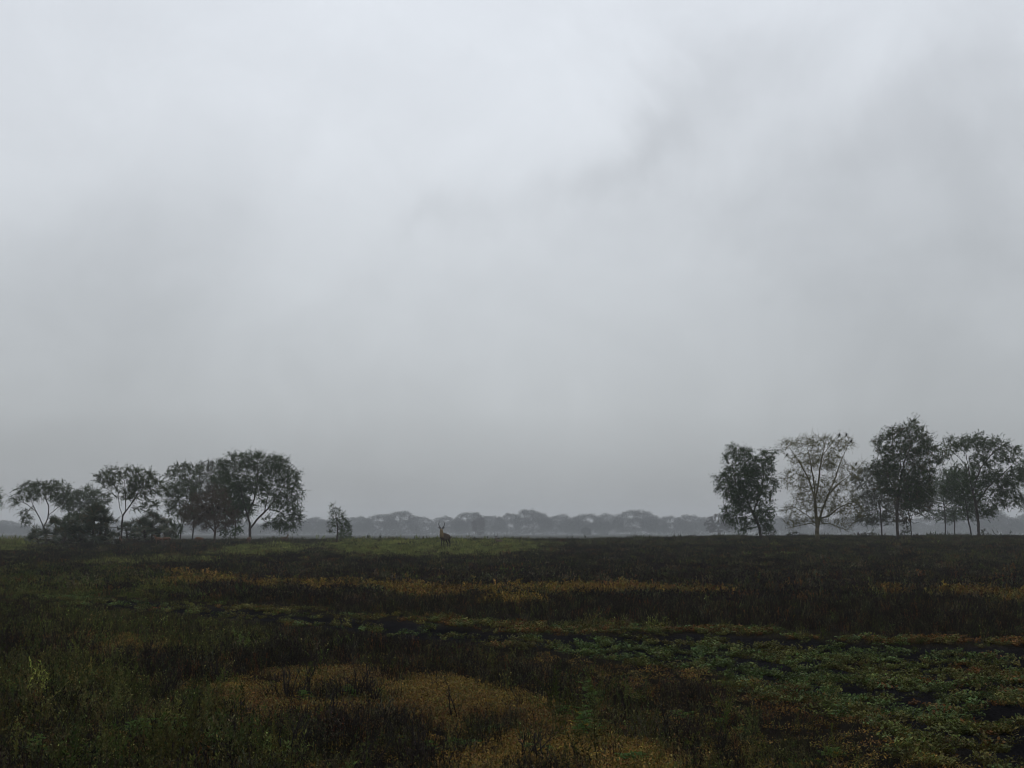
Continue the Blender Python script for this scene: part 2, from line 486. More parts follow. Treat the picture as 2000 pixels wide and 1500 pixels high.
def ground_material():
    m, nt = new_mat('ground_soil')
    out = nt.nodes.new('ShaderNodeOutputMaterial')
    a = nt.nodes.new('ShaderNodeAttribute'); a.attribute_name = 'tint'
    wet = nt.nodes.new('ShaderNodeAttribute'); wet.attribute_name = 'wet'
    tc = nt.nodes.new('ShaderNodeTexCoord')
    n = nt.nodes.new('ShaderNodeTexNoise'); n.inputs['Scale'].default_value = 9; n.inputs['Detail'].default_value = 8; n.inputs['Roughness'].default_value = 0.7
    nt.links.new(tc.outputs['Object'], n.inputs['Vector'])
    n2 = nt.nodes.new('ShaderNodeTexNoise'); n2.inputs['Scale'].default_value = 0.6; n2.inputs['Detail'].default_value = 6
    nt.links.new(tc.outputs['Object'], n2.inputs['Vector'])
    mu = nt.nodes.new('ShaderNodeMath'); mu.operation = 'MULTIPLY'
    nt.links.new(n.outputs['Fac'], mu.inputs[0]); nt.links.new(n2.outputs['Fac'], mu.inputs[1])
    mr = nt.nodes.new('ShaderNodeMapRange'); mr.inputs[1].default_value = 0.12; mr.inputs[2].default_value = 0.4; mr.inputs[3].default_value = 0.55; mr.inputs[4].default_value = 1.5
    nt.links.new(mu.outputs[0], mr.inputs[0])
    sc = nt.nodes.new('ShaderNodeVectorMath'); sc.operation = 'SCALE'
    nt.links.new(a.outputs['Color'], sc.inputs[0]); nt.links.new(mr.outputs[0], sc.inputs['Scale'])
    p = nt.nodes.new('ShaderNodeBsdfPrincipled')
    nt.links.new(sc.outputs[0], p.inputs['Base Color'])
    rr = nt.nodes.new('ShaderNodeMapRange'); rr.inputs[3].default_value = 0.95; rr.inputs[4].default_value = 0.8
    nt.links.new(wet.outputs['Fac'], rr.inputs[0]); nt.links.new(rr.outputs[0], p.inputs['Roughness'])
    p.inputs['Specular IOR Level'].default_value = 0.0
    b = nt.nodes.new('ShaderNodeBump'); b.inputs['Strength'].default_value = 1.0; b.inputs['Distance'].default_value = 0.12
    nt.links.new(n.outputs['Fac'], b.inputs['Height']); nt.links.new(b.outputs[0], p.inputs['Normal'])
    nt.links.new(p.outputs[0], out.inputs[0])
    return m

# ------------------------------------------------------------------ ground sheet
def axis(parts):
    return np.unique(np.concatenate(parts))
gx = np.concatenate([np.arange(0, 14, 0.16), np.arange(14, 30, 0.5), 30 * np.geomspace(1, 60, 46)])
gx = np.unique(np.concatenate([-gx, gx]))
gy = np.unique(np.concatenate([-np.geomspace(8, 1200, 14), np.arange(-7, 8, 1.0), np.arange(8, 34, 0.15), np.arange(34, 66, 0.4), np.arange(66, 320, 2.5), 320 * np.geomspace(1, 7.5, 28)]))
GX, GY = np.meshgrid(gx, gy)
ZZ = zones(GX.ravel(), GY.ravel())
GZ = ground(GX.ravel(), GY.ravel())
nx, ny = len(gx), len(gy)
I = np.arange(nx * ny).reshape(ny, nx)
quads = np.stack([I[:-1, :-1], I[:-1, 1:], I[1:, 1:], I[1:, :-1]], axis=-1).reshape(-1, 4)
def lerp3(c, w, col):
    return c * (1 - w[:, None]) + np.array(col)[None] * w[:, None]
gc = np.tile(np.array([0.016, 0.0135, 0.011]), (nx * ny, 1))
gc = lerp3(gc, 0.6 * ZZ['green'], (0.028, 0.024, 0.014))
gc = lerp3(gc, 0.85 * ZZ['gold'], (0.080, 0.053, 0.018))
gc = lerp3(gc, 0.5 * ZZ['dull'], (0.03, 0.03, 0.018))
gc = lerp3(gc, 0.7 * ZZ['rise'], (0.045, 0.05, 0.018))
gc = lerp3(gc, 0.5 * ZZ['bank'], (0.022, 0.019, 0.013))
gc = lerp3(gc, ZZ['chan'], (0.0115, 0.011, 0.012))
gc = lerp3(gc, ZZ['far'], (0.034, 0.034, 0.024))
gme = mesh_np('ground', np.stack([GX.ravel(), GY.ravel(), GZ], axis=1), quads=quads, tint=gc, smooth=True)
wa = gme.attributes.new('wet', 'FLOAT', 'POINT')
wa.data.foreach_set('value', ZZ['chan'].astype(np.float32))
tag(link('ground', gme, mat=ground_material()), 'dark damp ground of the floodplain reaching to the far trees', 'ground', kind='structure')

# ------------------------------------------------------------------ scattered ground cover (nobody could count it)
SRC = bpy.data.collections.new('plant_shapes')
def stuff_layer(name, label, cat, meshes, pts, rot, scl, idx, col):
    coll = bpy.data.collections.new(name + '_shapes')
    for i, me in enumerate(meshes):
        me.materials.append(M_HERB)
        o = bpy.data.objects.new('%s_shape_%02d' % (name, i), me)
        coll.objects.link(o)
    n = len(pts)
    pm = bpy.data.meshes.new(name)
    pm.vertices.add(n)
    pm.vertices.foreach_set('co', np.asarray(pts, np.float32).ravel())
    for an, ty, key, arr in (('plant_rotation', 'FLOAT_VECTOR', 'vector', rot), ('plant_scale', 'FLOAT_VECTOR', 'vector', scl)):
        a = pm.attributes.new(an, ty, 'POINT'); a.data.foreach_set(key, np.asarray(arr, np.float32).ravel())
    a = pm.attributes.new('plant_index', 'INT', 'POINT'); a.data.foreach_set('value', np.asarray(idx, np.int32))
    c4 = np.ones((n, 4), np.float32); c4[:, :3] = col
    a = pm.attributes.new('plant_colour', 'FLOAT_COLOR', 'POINT'); a.data.foreach_set('color', c4.ravel())
    o = link(name, pm)
    pm.materials.append(M_HERB)
    ng = bpy.data.node_groups.new(name + '_scatter', 'GeometryNodeTree')
    ng.interface.new_socket('Geometry', in_out='INPUT', socket_type='NodeSocketGeometry')
    ng.interface.new_socket('Geometry', in_out='OUTPUT', socket_type='NodeSocketGeometry')
    gi = ng.nodes.new('NodeGroupInput'); go = ng.nodes.new('NodeGroupOutput')
    iop = ng.nodes.new('GeometryNodeInstanceOnPoints')
    ci = ng.nodes.new('GeometryNodeCollectionInfo')
    ci.inputs['Collection'].default_value = coll
    ci.inputs['Separate Children'].default_value = True
    ci.inputs['Reset Children'].default_value = True
    iop.inputs['Pick Instance'].default_value = True
    def named(nm, ty):
        q = ng.nodes.new('GeometryNodeInputNamedAttribute'); q.data_type = ty; q.inputs['Name'].default_value = nm
        return q.outputs['Attribute']
    e2r = ng.nodes.new('FunctionNodeEulerToRotation')
    ng.links.new(named('plant_rotation', 'FLOAT_VECTOR'), e2r.inputs[0])
    ng.links.new(gi.outputs[0], iop.inputs['Points'])
    ng.links.new(ci.outputs[0], iop.inputs['Instance'])
    ng.links.new(named('plant_index', 'INT'), iop.inputs['Instance Index'])
    ng.links.new(e2r.outputs[0], iop.inputs['Rotation'])
    ng.links.new(named('plant_scale', 'FLOAT_VECTOR'), iop.inputs['Scale'])
    ng.links.new(iop.outputs[0], go.inputs[0])
    md = o.modifiers.new('scatter', 'NODES')
    md.node_group = ng
    tag(o, label, cat, kind='stuff')
    return o

def wedge(n, d0, d1, fall, rng):
    """random ground points between distances d0 and d1 in the seen wedge, thinning as d^-fall"""
    k = 2 - fall
    r = rng.random(n)
    if abs(k) < 1e-3:
        d = d0 * (d1 / d0) ** r
    else:
        d = (d0 ** k + r * (d1 ** k - d0 ** k)) ** (1 / k)
    x = (rng.random(n) * 2 - 1) * (0.40 * d + 2.5)
    return x, d

def leaf_cols(rng, n, base, var=0.3):
    return np.clip(np.array(base)[None] * (1 + var * rng.normal(size=(n, 1))) * (1 + 0.08 * rng.normal(size=(n, 3))), 0.1, 3)

def herb_mesh(seed, stems, spread, hgt, leaf_l, leaf_w, nleaf, stem_r, stem_c, leaf_c, lean=0.25, tip=None, up=0.6):
    rng = np.random.default_rng(seed)
    g = Geo()
    for s in range(stems):
        a = rng.random() * 6.283; r = spread * math.sqrt(rng.random())
        p0 = np.array([r * math.cos(a), r * math.sin(a), -0.04])
        h = hgt * (0.55 + 0.6 * rng.random())
        ln = rng.normal(size=2) * lean * h
        p1 = p0 + np.array([ln[0] * 0.35, ln[1] * 0.35, h * 0.55]); p2 = p0 + np.array([ln[0], ln[1], h])
        pts = np.array([p0, p1, p2])
        g.tube(pts, [stem_r, stem_r * 0.8, stem_r * 0.4], 3, stem_c)
        t = 0.25 + 0.75 * rng.random(nleaf)
        t[0] = 1.0
        P = np.where((t < 0.55)[:, None], p0 + (p1 - p0) * (t / 0.55)[:, None], p1 + (p2 - p1) * ((t - 0.55) / 0.45)[:, None])
        D = rng.normal(size=(nleaf, 3)); D[:, 2] = np.abs(D[:, 2]) * 0.5 + up
        g.leaves(P, D, leaf_l * (0.6 + 0.8 * rng.random(nleaf)), leaf_w * (0.7 + 0.6 * rng.random(nleaf)), rng, leaf_cols(rng, nleaf, leaf_c, 0.3), 0.1)
        if tip is not None and rng.random() < 0.35:
            k = 3
            g.leaves(np.repeat(p2[None], k, 0), rng.normal(size=(k, 3)), 0.009, 0.008, rng, tip)
    return g.mesh('herb_shape')

def grass_mesh(seed, blades, spread, hgt, w):
    rng = np.random.default_rng(seed)
    V, Q, T, C = [], [], [], []
    for b in range(blades):
        a = rng.random() * 6.283; r = spread * math.sqrt(rng.random())
        p0 = np.array([r * math.cos(a), r * math.sin(a), -0.05])
        h = hgt * (0.5 + 0.7 * rng.random())
        ln = rng.normal(size=2) * 0.28 * h
        s = rng.random() * 6.283
        S = np.array([math.cos(s), math.sin(s), 0]) * w
        p1 = p0 + np.array([ln[0] * 0.35, ln[1] * 0.35, h * 0.6]); p2 = p0 + np.array([ln[0], ln[1], h])
        i = len(V)
        V += [p0 - S, p0 + S, p1 + S * 0.8, p1 - S * 0.8, p2]
        Q.append((i, i + 1, i + 2, i + 3)); T.append((i + 3, i + 2, i + 4))
        C += [np.array([1, 1, 1]) * (0.75 + 0.5 * rng.random())] * 5
    return mesh_np('grass_shape', V, T, Q, np.array(C))

def mat_mesh(seed, n, rad, hgt, ll, lw, base=(1, 1, 1)):
    rng = np.random.default_rng(seed)
    g = Geo()
    a = rng.random(n) * 6.283; r = rad * np.sqrt(rng.random(n))
    P = np.stack([r * np.cos(a), r * np.sin(a), hgt * rng.random(n) * (1 - (r / rad) ** 2 * 0.7)], axis=1)
    D = rng.normal(size=(n, 3)); D[:, 2] = np.abs(D[:, 2]) * 0.6 + 0.15
    g.leaves(P, D, ll * (0.6 + 0.8 * rng.random(n)), lw * (0.7 + 0.6 * rng.random(n)), rng, leaf_cols(rng, n, base, 0.3), 0.1)
    return g.mesh('mat_shape')

def creeper_mesh(seed, n, rad, hgt, size):
    """round-leaved creeper: leaves held flat on short stalks along runners"""
    rng = np.random.default_rng(seed)
    g = Geo()
    runners = max(3, n // 9)
    cnt = 0
    for rr in range(runners):
        a = rng.random() * 6.283
        p = np.array([rng.normal() * rad * 0.25, rng.normal() * rad * 0.25, 0.01])
        d = np.array([math.cos(a), math.sin(a), 0])
        m = n // runners
        for i in range(m):
            d = d + 0.5 * np.array([rng.normal(), rng.normal(), 0]); d /= np.linalg.norm(d)
            p2 = p + d * rad / m * (0.7 + 0.6 * rng.random()); p2[2] = 0.01 + 0.4 * hgt * rng.random()
            g.segs(p, p2, 0.004, 0.003, 3, (0.55, 0.42, 0.3))
            q = p2 + np.array([rng.normal() * 0.03, rng.normal() * 0.03, hgt * (0.3 + 0.7 * rng.random())])
            g.segs(p2, q, 0.002, 0.002, 3, (0.8, 0.75, 0.5))
            s = size * (0.6 + 0.7 * rng.random())
            nrm = np.array([rng.normal() * 0.45, rng.normal() * 0.45 - 0.15, 1.0]); nrm /= np.linalg.norm(nrm)
            e1 = np.cross(nrm, [1, 0.2, 0]); e1 /= np.linalg.norm(e1); e2 = np.cross(nrm, e1)
            th = np.arange(7) / 7 * 6.283 + rng.random() * 6
            ring = q + s * (np.cos(th)[:, None] * e1 + np.sin(th)[:, None] * e2 * 0.85)
            V = np.concatenate([[q - nrm * s * 0.22], ring])
            T = [(0, 1 + k, 1 + (k + 1) % 7) for k in range(7)]
            g.add(V, tris=T, col=np.clip((1 + 0.28 * rng.normal()) * np.array([1, 1, 1]) * (1 + 0.07 * rng.normal(size=3)), 0.3, 2))
            p = p2
    return g.mesh('creeper_shape')

def place(x, y, keep, rng, tilt=0.15):
    x = x[keep]; y = y[keep]; n = len(x)
    z = ground(x, y)
    rot = np.stack([rng.normal(size=n) * tilt, rng.normal(size=n) * tilt, rng.random(n) * 6.283], axis=1)
    return np.stack([x, y, z], axis=1), rot, n

def vary(base, n, rng, v=0.25, hue=0.08):
    return np.clip(np.array(base)[None] * np.exp(v * rng.normal(size=(n, 1))) * (1 + hue * rng.normal(size=(n, 3))), 0.002, 0.5)

def build_cover():
    # --- dark seeding stalks: near shapes 0..4, far shapes 5..8
    rng = np.random.default_rng(101)
    ms = [herb_mesh(10 + i, 7, 0.12, 0.24, 0.022, 0.008, 12, 0.003, (0.7, 0.62, 0.55), (1, 1, 1), 0.25) for i in range(5)]
    ms += [herb_mesh(20 + i, 14, 0.42, 0.24, 0.06, 0.022, 8, 0.006, (0.7, 0.62, 0.55), (1, 1, 1), 0.25) for i in range(4)]
    x1, d1 = wedge(52000, 9.0, 48, 1.25, rng); x2, d2 = wedge(40000, 40, 176, 1.35, rng)
    x = np.concatenate([x1, x2]); y = np.concatenate([d1, d2]); nearf = np.arange(len(x)) < len(x1)
    z = zones(x, y)
    front = sstep(1290, 1380, z['v'] + 160 * z['n1'])            # sparser, mixed growth nearest the camera
    w = (1 - z['chan']) * (1 - 0.97 * z['gold']) * (1 - 0.75 * z['bank']) * (1 - 0.85 * z['rise']) * (1 - 0.55 * z['dull']) * (1 - 0.75 * z['green']) * (1 - 0.8 * z['left']) * (1 - 0.55 * z['lip'])
    w = np.maximum(w * (1 - 0.5 * front), 0.05 * z['gold'] * (z['v'] > 1250))
    keep = rng.random(len(x)) < w
    P, R, n = place(x, y, keep, rng)
    s = 0.75 + 0.5 * rng.random(n) ; s *= 1 - 0.35 * z['gold'][keep]
    s *= 0.3 + 0.7 * sstep(0.2, 3.5, -z['cs'][keep])            # shorter along the channel
    s *= 0.7 + 0.6 * sstep(0.4, 0.75, fbm(P[:, 0] / 0.7, P[:, 1] / 0.9, 201, 3))
    idx = np.where(nearf[keep], rng.integers(0, 5, n), rng.integers(5, 9, n))
    col = vary((0.021, 0.0178, 0.0145), n, rng, 0.32)
    mixg = (rng.random(n) < 0.20)[:, None]
    col = np.where(mixg, vary((0.046, 0.046, 0.020), n, rng, 0.25), col)
    col = np.where((rng.random(n) < 0.08)[:, None], vary((0.095, 0.088, 0.052), n, rng, 0.2), col)
    col = np.where((rng.random(n) < 0.05)[:, None], vary((0.10, 0.05, 0.02), n, rng, 0.2), col)
    stuff_layer('dark_seeding_stalks', 'thick cover of dark grey-brown seeding stalks across the plain', 'dry weeds', ms, P, R, np.stack([s, s, s * (0.85 + 0.4 * rng.random(n))], 1), idx, col)

    # --- green leafy herbs
    rng = np.random.default_rng(102)
    ms = [herb_mesh(30 + i, 6, 0.12, 0.20, 0.027, 0.011, 14, 0.0028, (0.8, 0.75, 0.6), (1, 1, 1), 0.28, tip=(7, 7, 7.5) if i % 2 else None) for i in range(5)]
    ms += [herb_mesh(140 + i, 6, 0.10, 0.34, 0.027, 0.010, 26, 0.0034, (0.8, 0.75, 0.6), (1, 1, 1), 0.22) for i in range(3)]
    ms += [herb_mesh(40 + i, 13, 0.42, 0.22, 0.07, 0.026, 9, 0.005, (0.8, 0.75, 0.6), (1, 1, 1), 0.28) for i in range(3)]
    x1, d1 = wedge(50000, 9.0, 48, 1.2, rng); x2, d2 = wedge(26000, 40, 150, 1.4, rng)
    x = np.concatenate([x1, x2]); y = np.concatenate([d1, d2]); nearf = np.arange(len(x)) < len(x1)
    z = zones(x, y)
    w = np.maximum.reduce([0.75 * z['green'], 0.55 * z['lip'], 0.35 * z['bank'], 0.3 * z['dull'], 0.05 * np.ones(len(x))])
    w = w * (1 - z['chan']) * (1 - 0.6 * z['gold'])
    keep = rng.random(len(x)) < w
    P, R, n = place(x, y, keep, rng)
    s = 0.7 + 0.6 * rng.random(n)
    s *= 0.45 + 0.55 * sstep(0.2, 3.5, -z['cs'][keep])
    tuft = fbm(P[:, 0] / 0.55, P[:, 1] / 0.7, 191, 3)
    s *= 0.65 + 0.55 * sstep(0.42, 0.72, tuft)
    idx = np.where(nearf[keep], np.where((tuft > 0.55) & (rng.random(n) < 0.3) & (P[:, 1] < 24), rng.integers(5, 8, n), rng.integers(0, 5, n)), rng.integers(8, 11, n))
    col = vary((0.058, 0.064, 0.019), n, rng, 0.36, 0.1)
    col = np.where((rng.random(n) < 0.25)[:, None], vary((0.082, 0.076, 0.027), n, rng, 0.28), col)
    col = np.where((rng.random(n) < 0.5 * z['lip'][keep])[:, None], vary((0.14, 0.10, 0.03), n, rng, 0.25), col)
    stuff_layer('green_herbs', 'low green leafy herbs growing between the dark stalks', 'herbs', ms, P, R, np.stack([s, s, s * (0.8 + 0.5 * rng.random(n))], 1), idx, col)

    # --- golden mats
    rng = np.random.default_rng(103)
    ms = [mat_mesh(50 + i, 46, 0.14, 0.07, 0.030, 0.012) for i in range(4)] + [herb_mesh(60 + i, 16, 0.45, 0.26, 0.075, 0.03, 10, 0.005, (0.8, 0.7, 0.5), (1, 1, 1), 0.3) for i in range(3)]
    x1, d1 = wedge(90000, 9.0, 34, 1.0, rng); x2, d2 = wedge(50000, 32, 100, 1.2, rng)
    x = np.concatenate([x1, x2]); y = np.concatenate([d1, d2]); nearf = np.arange(len(x)) < len(x1)
    z = zones(x, y)
    keep = rng.random(len(x)) < np.maximum(0.9 * z['gold'], 0.06 * (z['v'] > 1280) * (1 - z['chan']))
    P, R, n = place(x, y, keep, rng)
    s = 0.7 + 0.6 * rng.random(n)
    idx = np.where(nearf[keep], rng.integers(0, 4, n), rng.integers(4, 7, n))
    col = vary((0.165, 0.108, 0.029), n, rng, 0.28, 0.06)
    redder = fbm(P[:, 0] / 2.5, P[:, 1] / 3, 91) + 0.15 * rng.normal(size=n)
    col = np.where((redder > 0.56)[:, None], vary((0.105, 0.060, 0.021), n, rng, 0.26, 0.06), col)
    col = np.where((rng.random(n) < 0.18)[:, None], vary((0.115, 0.10, 0.035), n, rng, 0.22, 0.06), col)
    stuff_layer('golden_ground_cover', 'low golden and rust coloured mats of ground cover', 'ground cover', ms, P, R, np.stack([s, s, s], 1), idx, col)

    # --- round-leaved creeper in and along the mud channel
    rng = np.random.default_rng(104)
    ms = [creeper_mesh(70 + i, 24, 0.15, 0.06, 0.015) for i in range(8)]
    x, y = wedge(110000, 9.0, 60, 1.0, rng)
    z = zones(x, y)
    clump = fbm(x / 0.42, y / 0.42, 111, 4)
    big = fbm(x / 3.0, y / 5.0, 121, 3)
    inside = z['chan'] * sstep(0.498, 0.56, clump + 0.18 * (big - 0.5) + 0.075 * sstep(1000, 1400, z['u']) - 0.15 * sstep(1200, 750, z['u'])
                               - 0.20 * np.exp(-((z['cs'] - 0.40) / 0.42) ** 2))
    bkn = sstep(0.40, 0.6, fbm(x / 1.2, y / 1.4, 181, 4))
    w = np.maximum.reduce([0.42 * inside, 0.05 * z['chan'], 0.5 * z['bank'] * bkn, 0.8 * z['left'] * bkn, 0.3 * z['lip']])
    keep = rng.random(len(x)) < w
    P, R, n = place(x, y, keep, rng, 0.1)
    s = 0.75 + 0.5 * rng.random(n) + 0.008 * np.clip(P[:, 1] - 20, 0, 30)
    col = vary((0.080, 0.092, 0.029), n, rng, 0.3, 0.05)
    hue = fbm(P[:, 0] / 1.6, P[:, 1] / 2.4, 131) + 0.1 * rng.normal(size=n)
    col = np.where((hue > 0.55)[:, None], vary((0.088, 0.084, 0.026), n, rng, 0.28, 0.05), col)
    col = np.where((hue < 0.42)[:, None], vary((0.072, 0.100, 0.036), n, rng, 0.3, 0.05), col)
    bk = z['bank'][keep] + 0.35 * sstep(1700, 2000, z['u'][keep])
    col = np.where((rng.random(n) < 0.6 * bk)[:, None], vary((0.10, 0.088, 0.028), n, rng, 0.25, 0.05), col)
    col = np.where((rng.random(n) < 0.28 * bk)[:, None], vary((0.13, 0.064, 0.022), n, rng, 0.25, 0.05), col)
    stuff_layer('round_leaved_creeper', 'round-leaved green creeper matted over the black mud channel', 'creeper', ms, P, R, np.stack([s, s, s * (0.8 + 0.5 * rng.random(n))], 1), rng.integers(0, 8, n), col)

    # --- taller grass on the rise by the trees and the animals
    rng = np.random.default_rng(105)
    ms = [grass_mesh(80 + i, 34, 0.45, 0.26, 0.011) for i in range(5)] + [grass_mesh(90 + i, 26, 1.2, 0.32, 0.03) for i in range(3)]
    x1, d1 = wedge(60000, 62, 182, 0.6, rng); x2, d2 = wedge(16000, 180, 620, 0.9, rng)
    x = np.concatenate([x1, x2]); y = np.concatenate([d1, d2]); nearf = np.arange(len(x)) < len(x1)
    z = zones(x, y)
    keep = rng.random(len(x)) < np.maximum.reduce([0.95 * z['rise'], 0.55 * z['dull'], 0.7 * z['far'], 0.05 * np.ones(len(x))])
    P, R, n = place(x, y, keep, rng)
    s = 0.65 + 0.6 * rng.random(n) ** 2
    s *= 1 + 1.3 * sstep(0.62, 0.8, fbm(P[:, 0] / 3.0, P[:, 1] / 5.0, 211, 3)) * (P[:, 1] > 140)
    idx = np.where(nearf[keep], rng.integers(0, 5, n), rng.integers(5, 8, n))
    rs = z['rise'][keep]
    col = vary((0.055, 0.056, 0.028), n, rng, 0.25, 0.06)
    col = np.where((rng.random(n) < rs)[:, None], vary((0.128, 0.138, 0.042), n, rng, 0.30, 0.06), col)
    col = np.where((rng.random(n) < 0.10)[:, None], vary((0.05, 0.042, 0.03), n, rng, 0.22, 0.06), col)
    stuff_layer('savanna_grass', 'short green grass on the gentle rise below the trees', 'grass', ms, P, R, np.stack([s, s, s], 1), idx, col)
build_cover()

# ------------------------------------------------------------------ trees
def colonise(rng, limbs, att, step, dk, max_it=160, tropism=(0, 0, 0.0), jitter=0.12):
    P = [np.array(limbs[0][0], float)]
    par = [-1]
    for limb in limbs:                                   # the first point of a limb snaps to the nearest node
        pts = [np.array(p, float) for p in limb]
        k = int(np.argmin([np.linalg.norm(q - pts[0]) for q in P]))
        cur = k
        pos = P[k]
        for nxt in pts[1:]:
            L = np.linalg.norm(nxt - pos); m = max(1, int(round(L / step)))
            for i in range(1, m + 1):
                q = pos + (nxt - pos) * i / m
                if i < m: q = q + rng.normal(size=3) * 0.05 * step
                P.append(q); par.append(cur); cur = len(P) - 1
            pos = nxt
    nid = np.zeros(len(att), int)
    nd = np.full(len(att), 1e9)
    alive = np.ones(len(att), bool)
    def upd(i0):
        Q = np.array(P[i0:])
        if len(Q) == 0: return
        d = np.linalg.norm(att[:, None] - Q[None], axis=2)
        j = d.argmin(1); dm = d[np.arange(len(att)), j]
        b = dm < nd
        nd[b] = dm[b]; nid[b] = j[b] + i0
    upd(0)
    tro = np.array(tropism, float)
    kids = {}
    for it in range(max_it):
        alive &= nd > dk
        if not alive.any(): break
        ids = nid[alive]
        PA = np.array(P)
        dv = att[alive] - PA[ids]
        dv /= np.linalg.norm(dv, axis=1, keepdims=True) + 1e-9
        acc = np.zeros_like(PA); np.add.at(acc, ids, dv)
        i0 = len(P)
        for k in np.unique(ids):
            v = acc[k]; L = np.linalg.norm(v)
            if L < 1e-3: v = rng.normal(size=3); L = np.linalg.norm(v)
            v = v / L + tro + rng.normal(size=3) * jitter
            v /= np.linalg.norm(v)
            q = PA[k] + v * step
            bad = False
            for c in kids.get(k, ()):
                if np.linalg.norm(P[c] - q) < 0.35 * step: bad = True; break
            if bad or len(kids.get(k, ())) > 3:
                continue
            kids.setdefault(k, []).append(len(P))
            P.append(q); par.append(int(k))
        if len(P) == i0:
            break
        upd(i0)
    P = np.array(P); par = np.array(par)
    return P, par

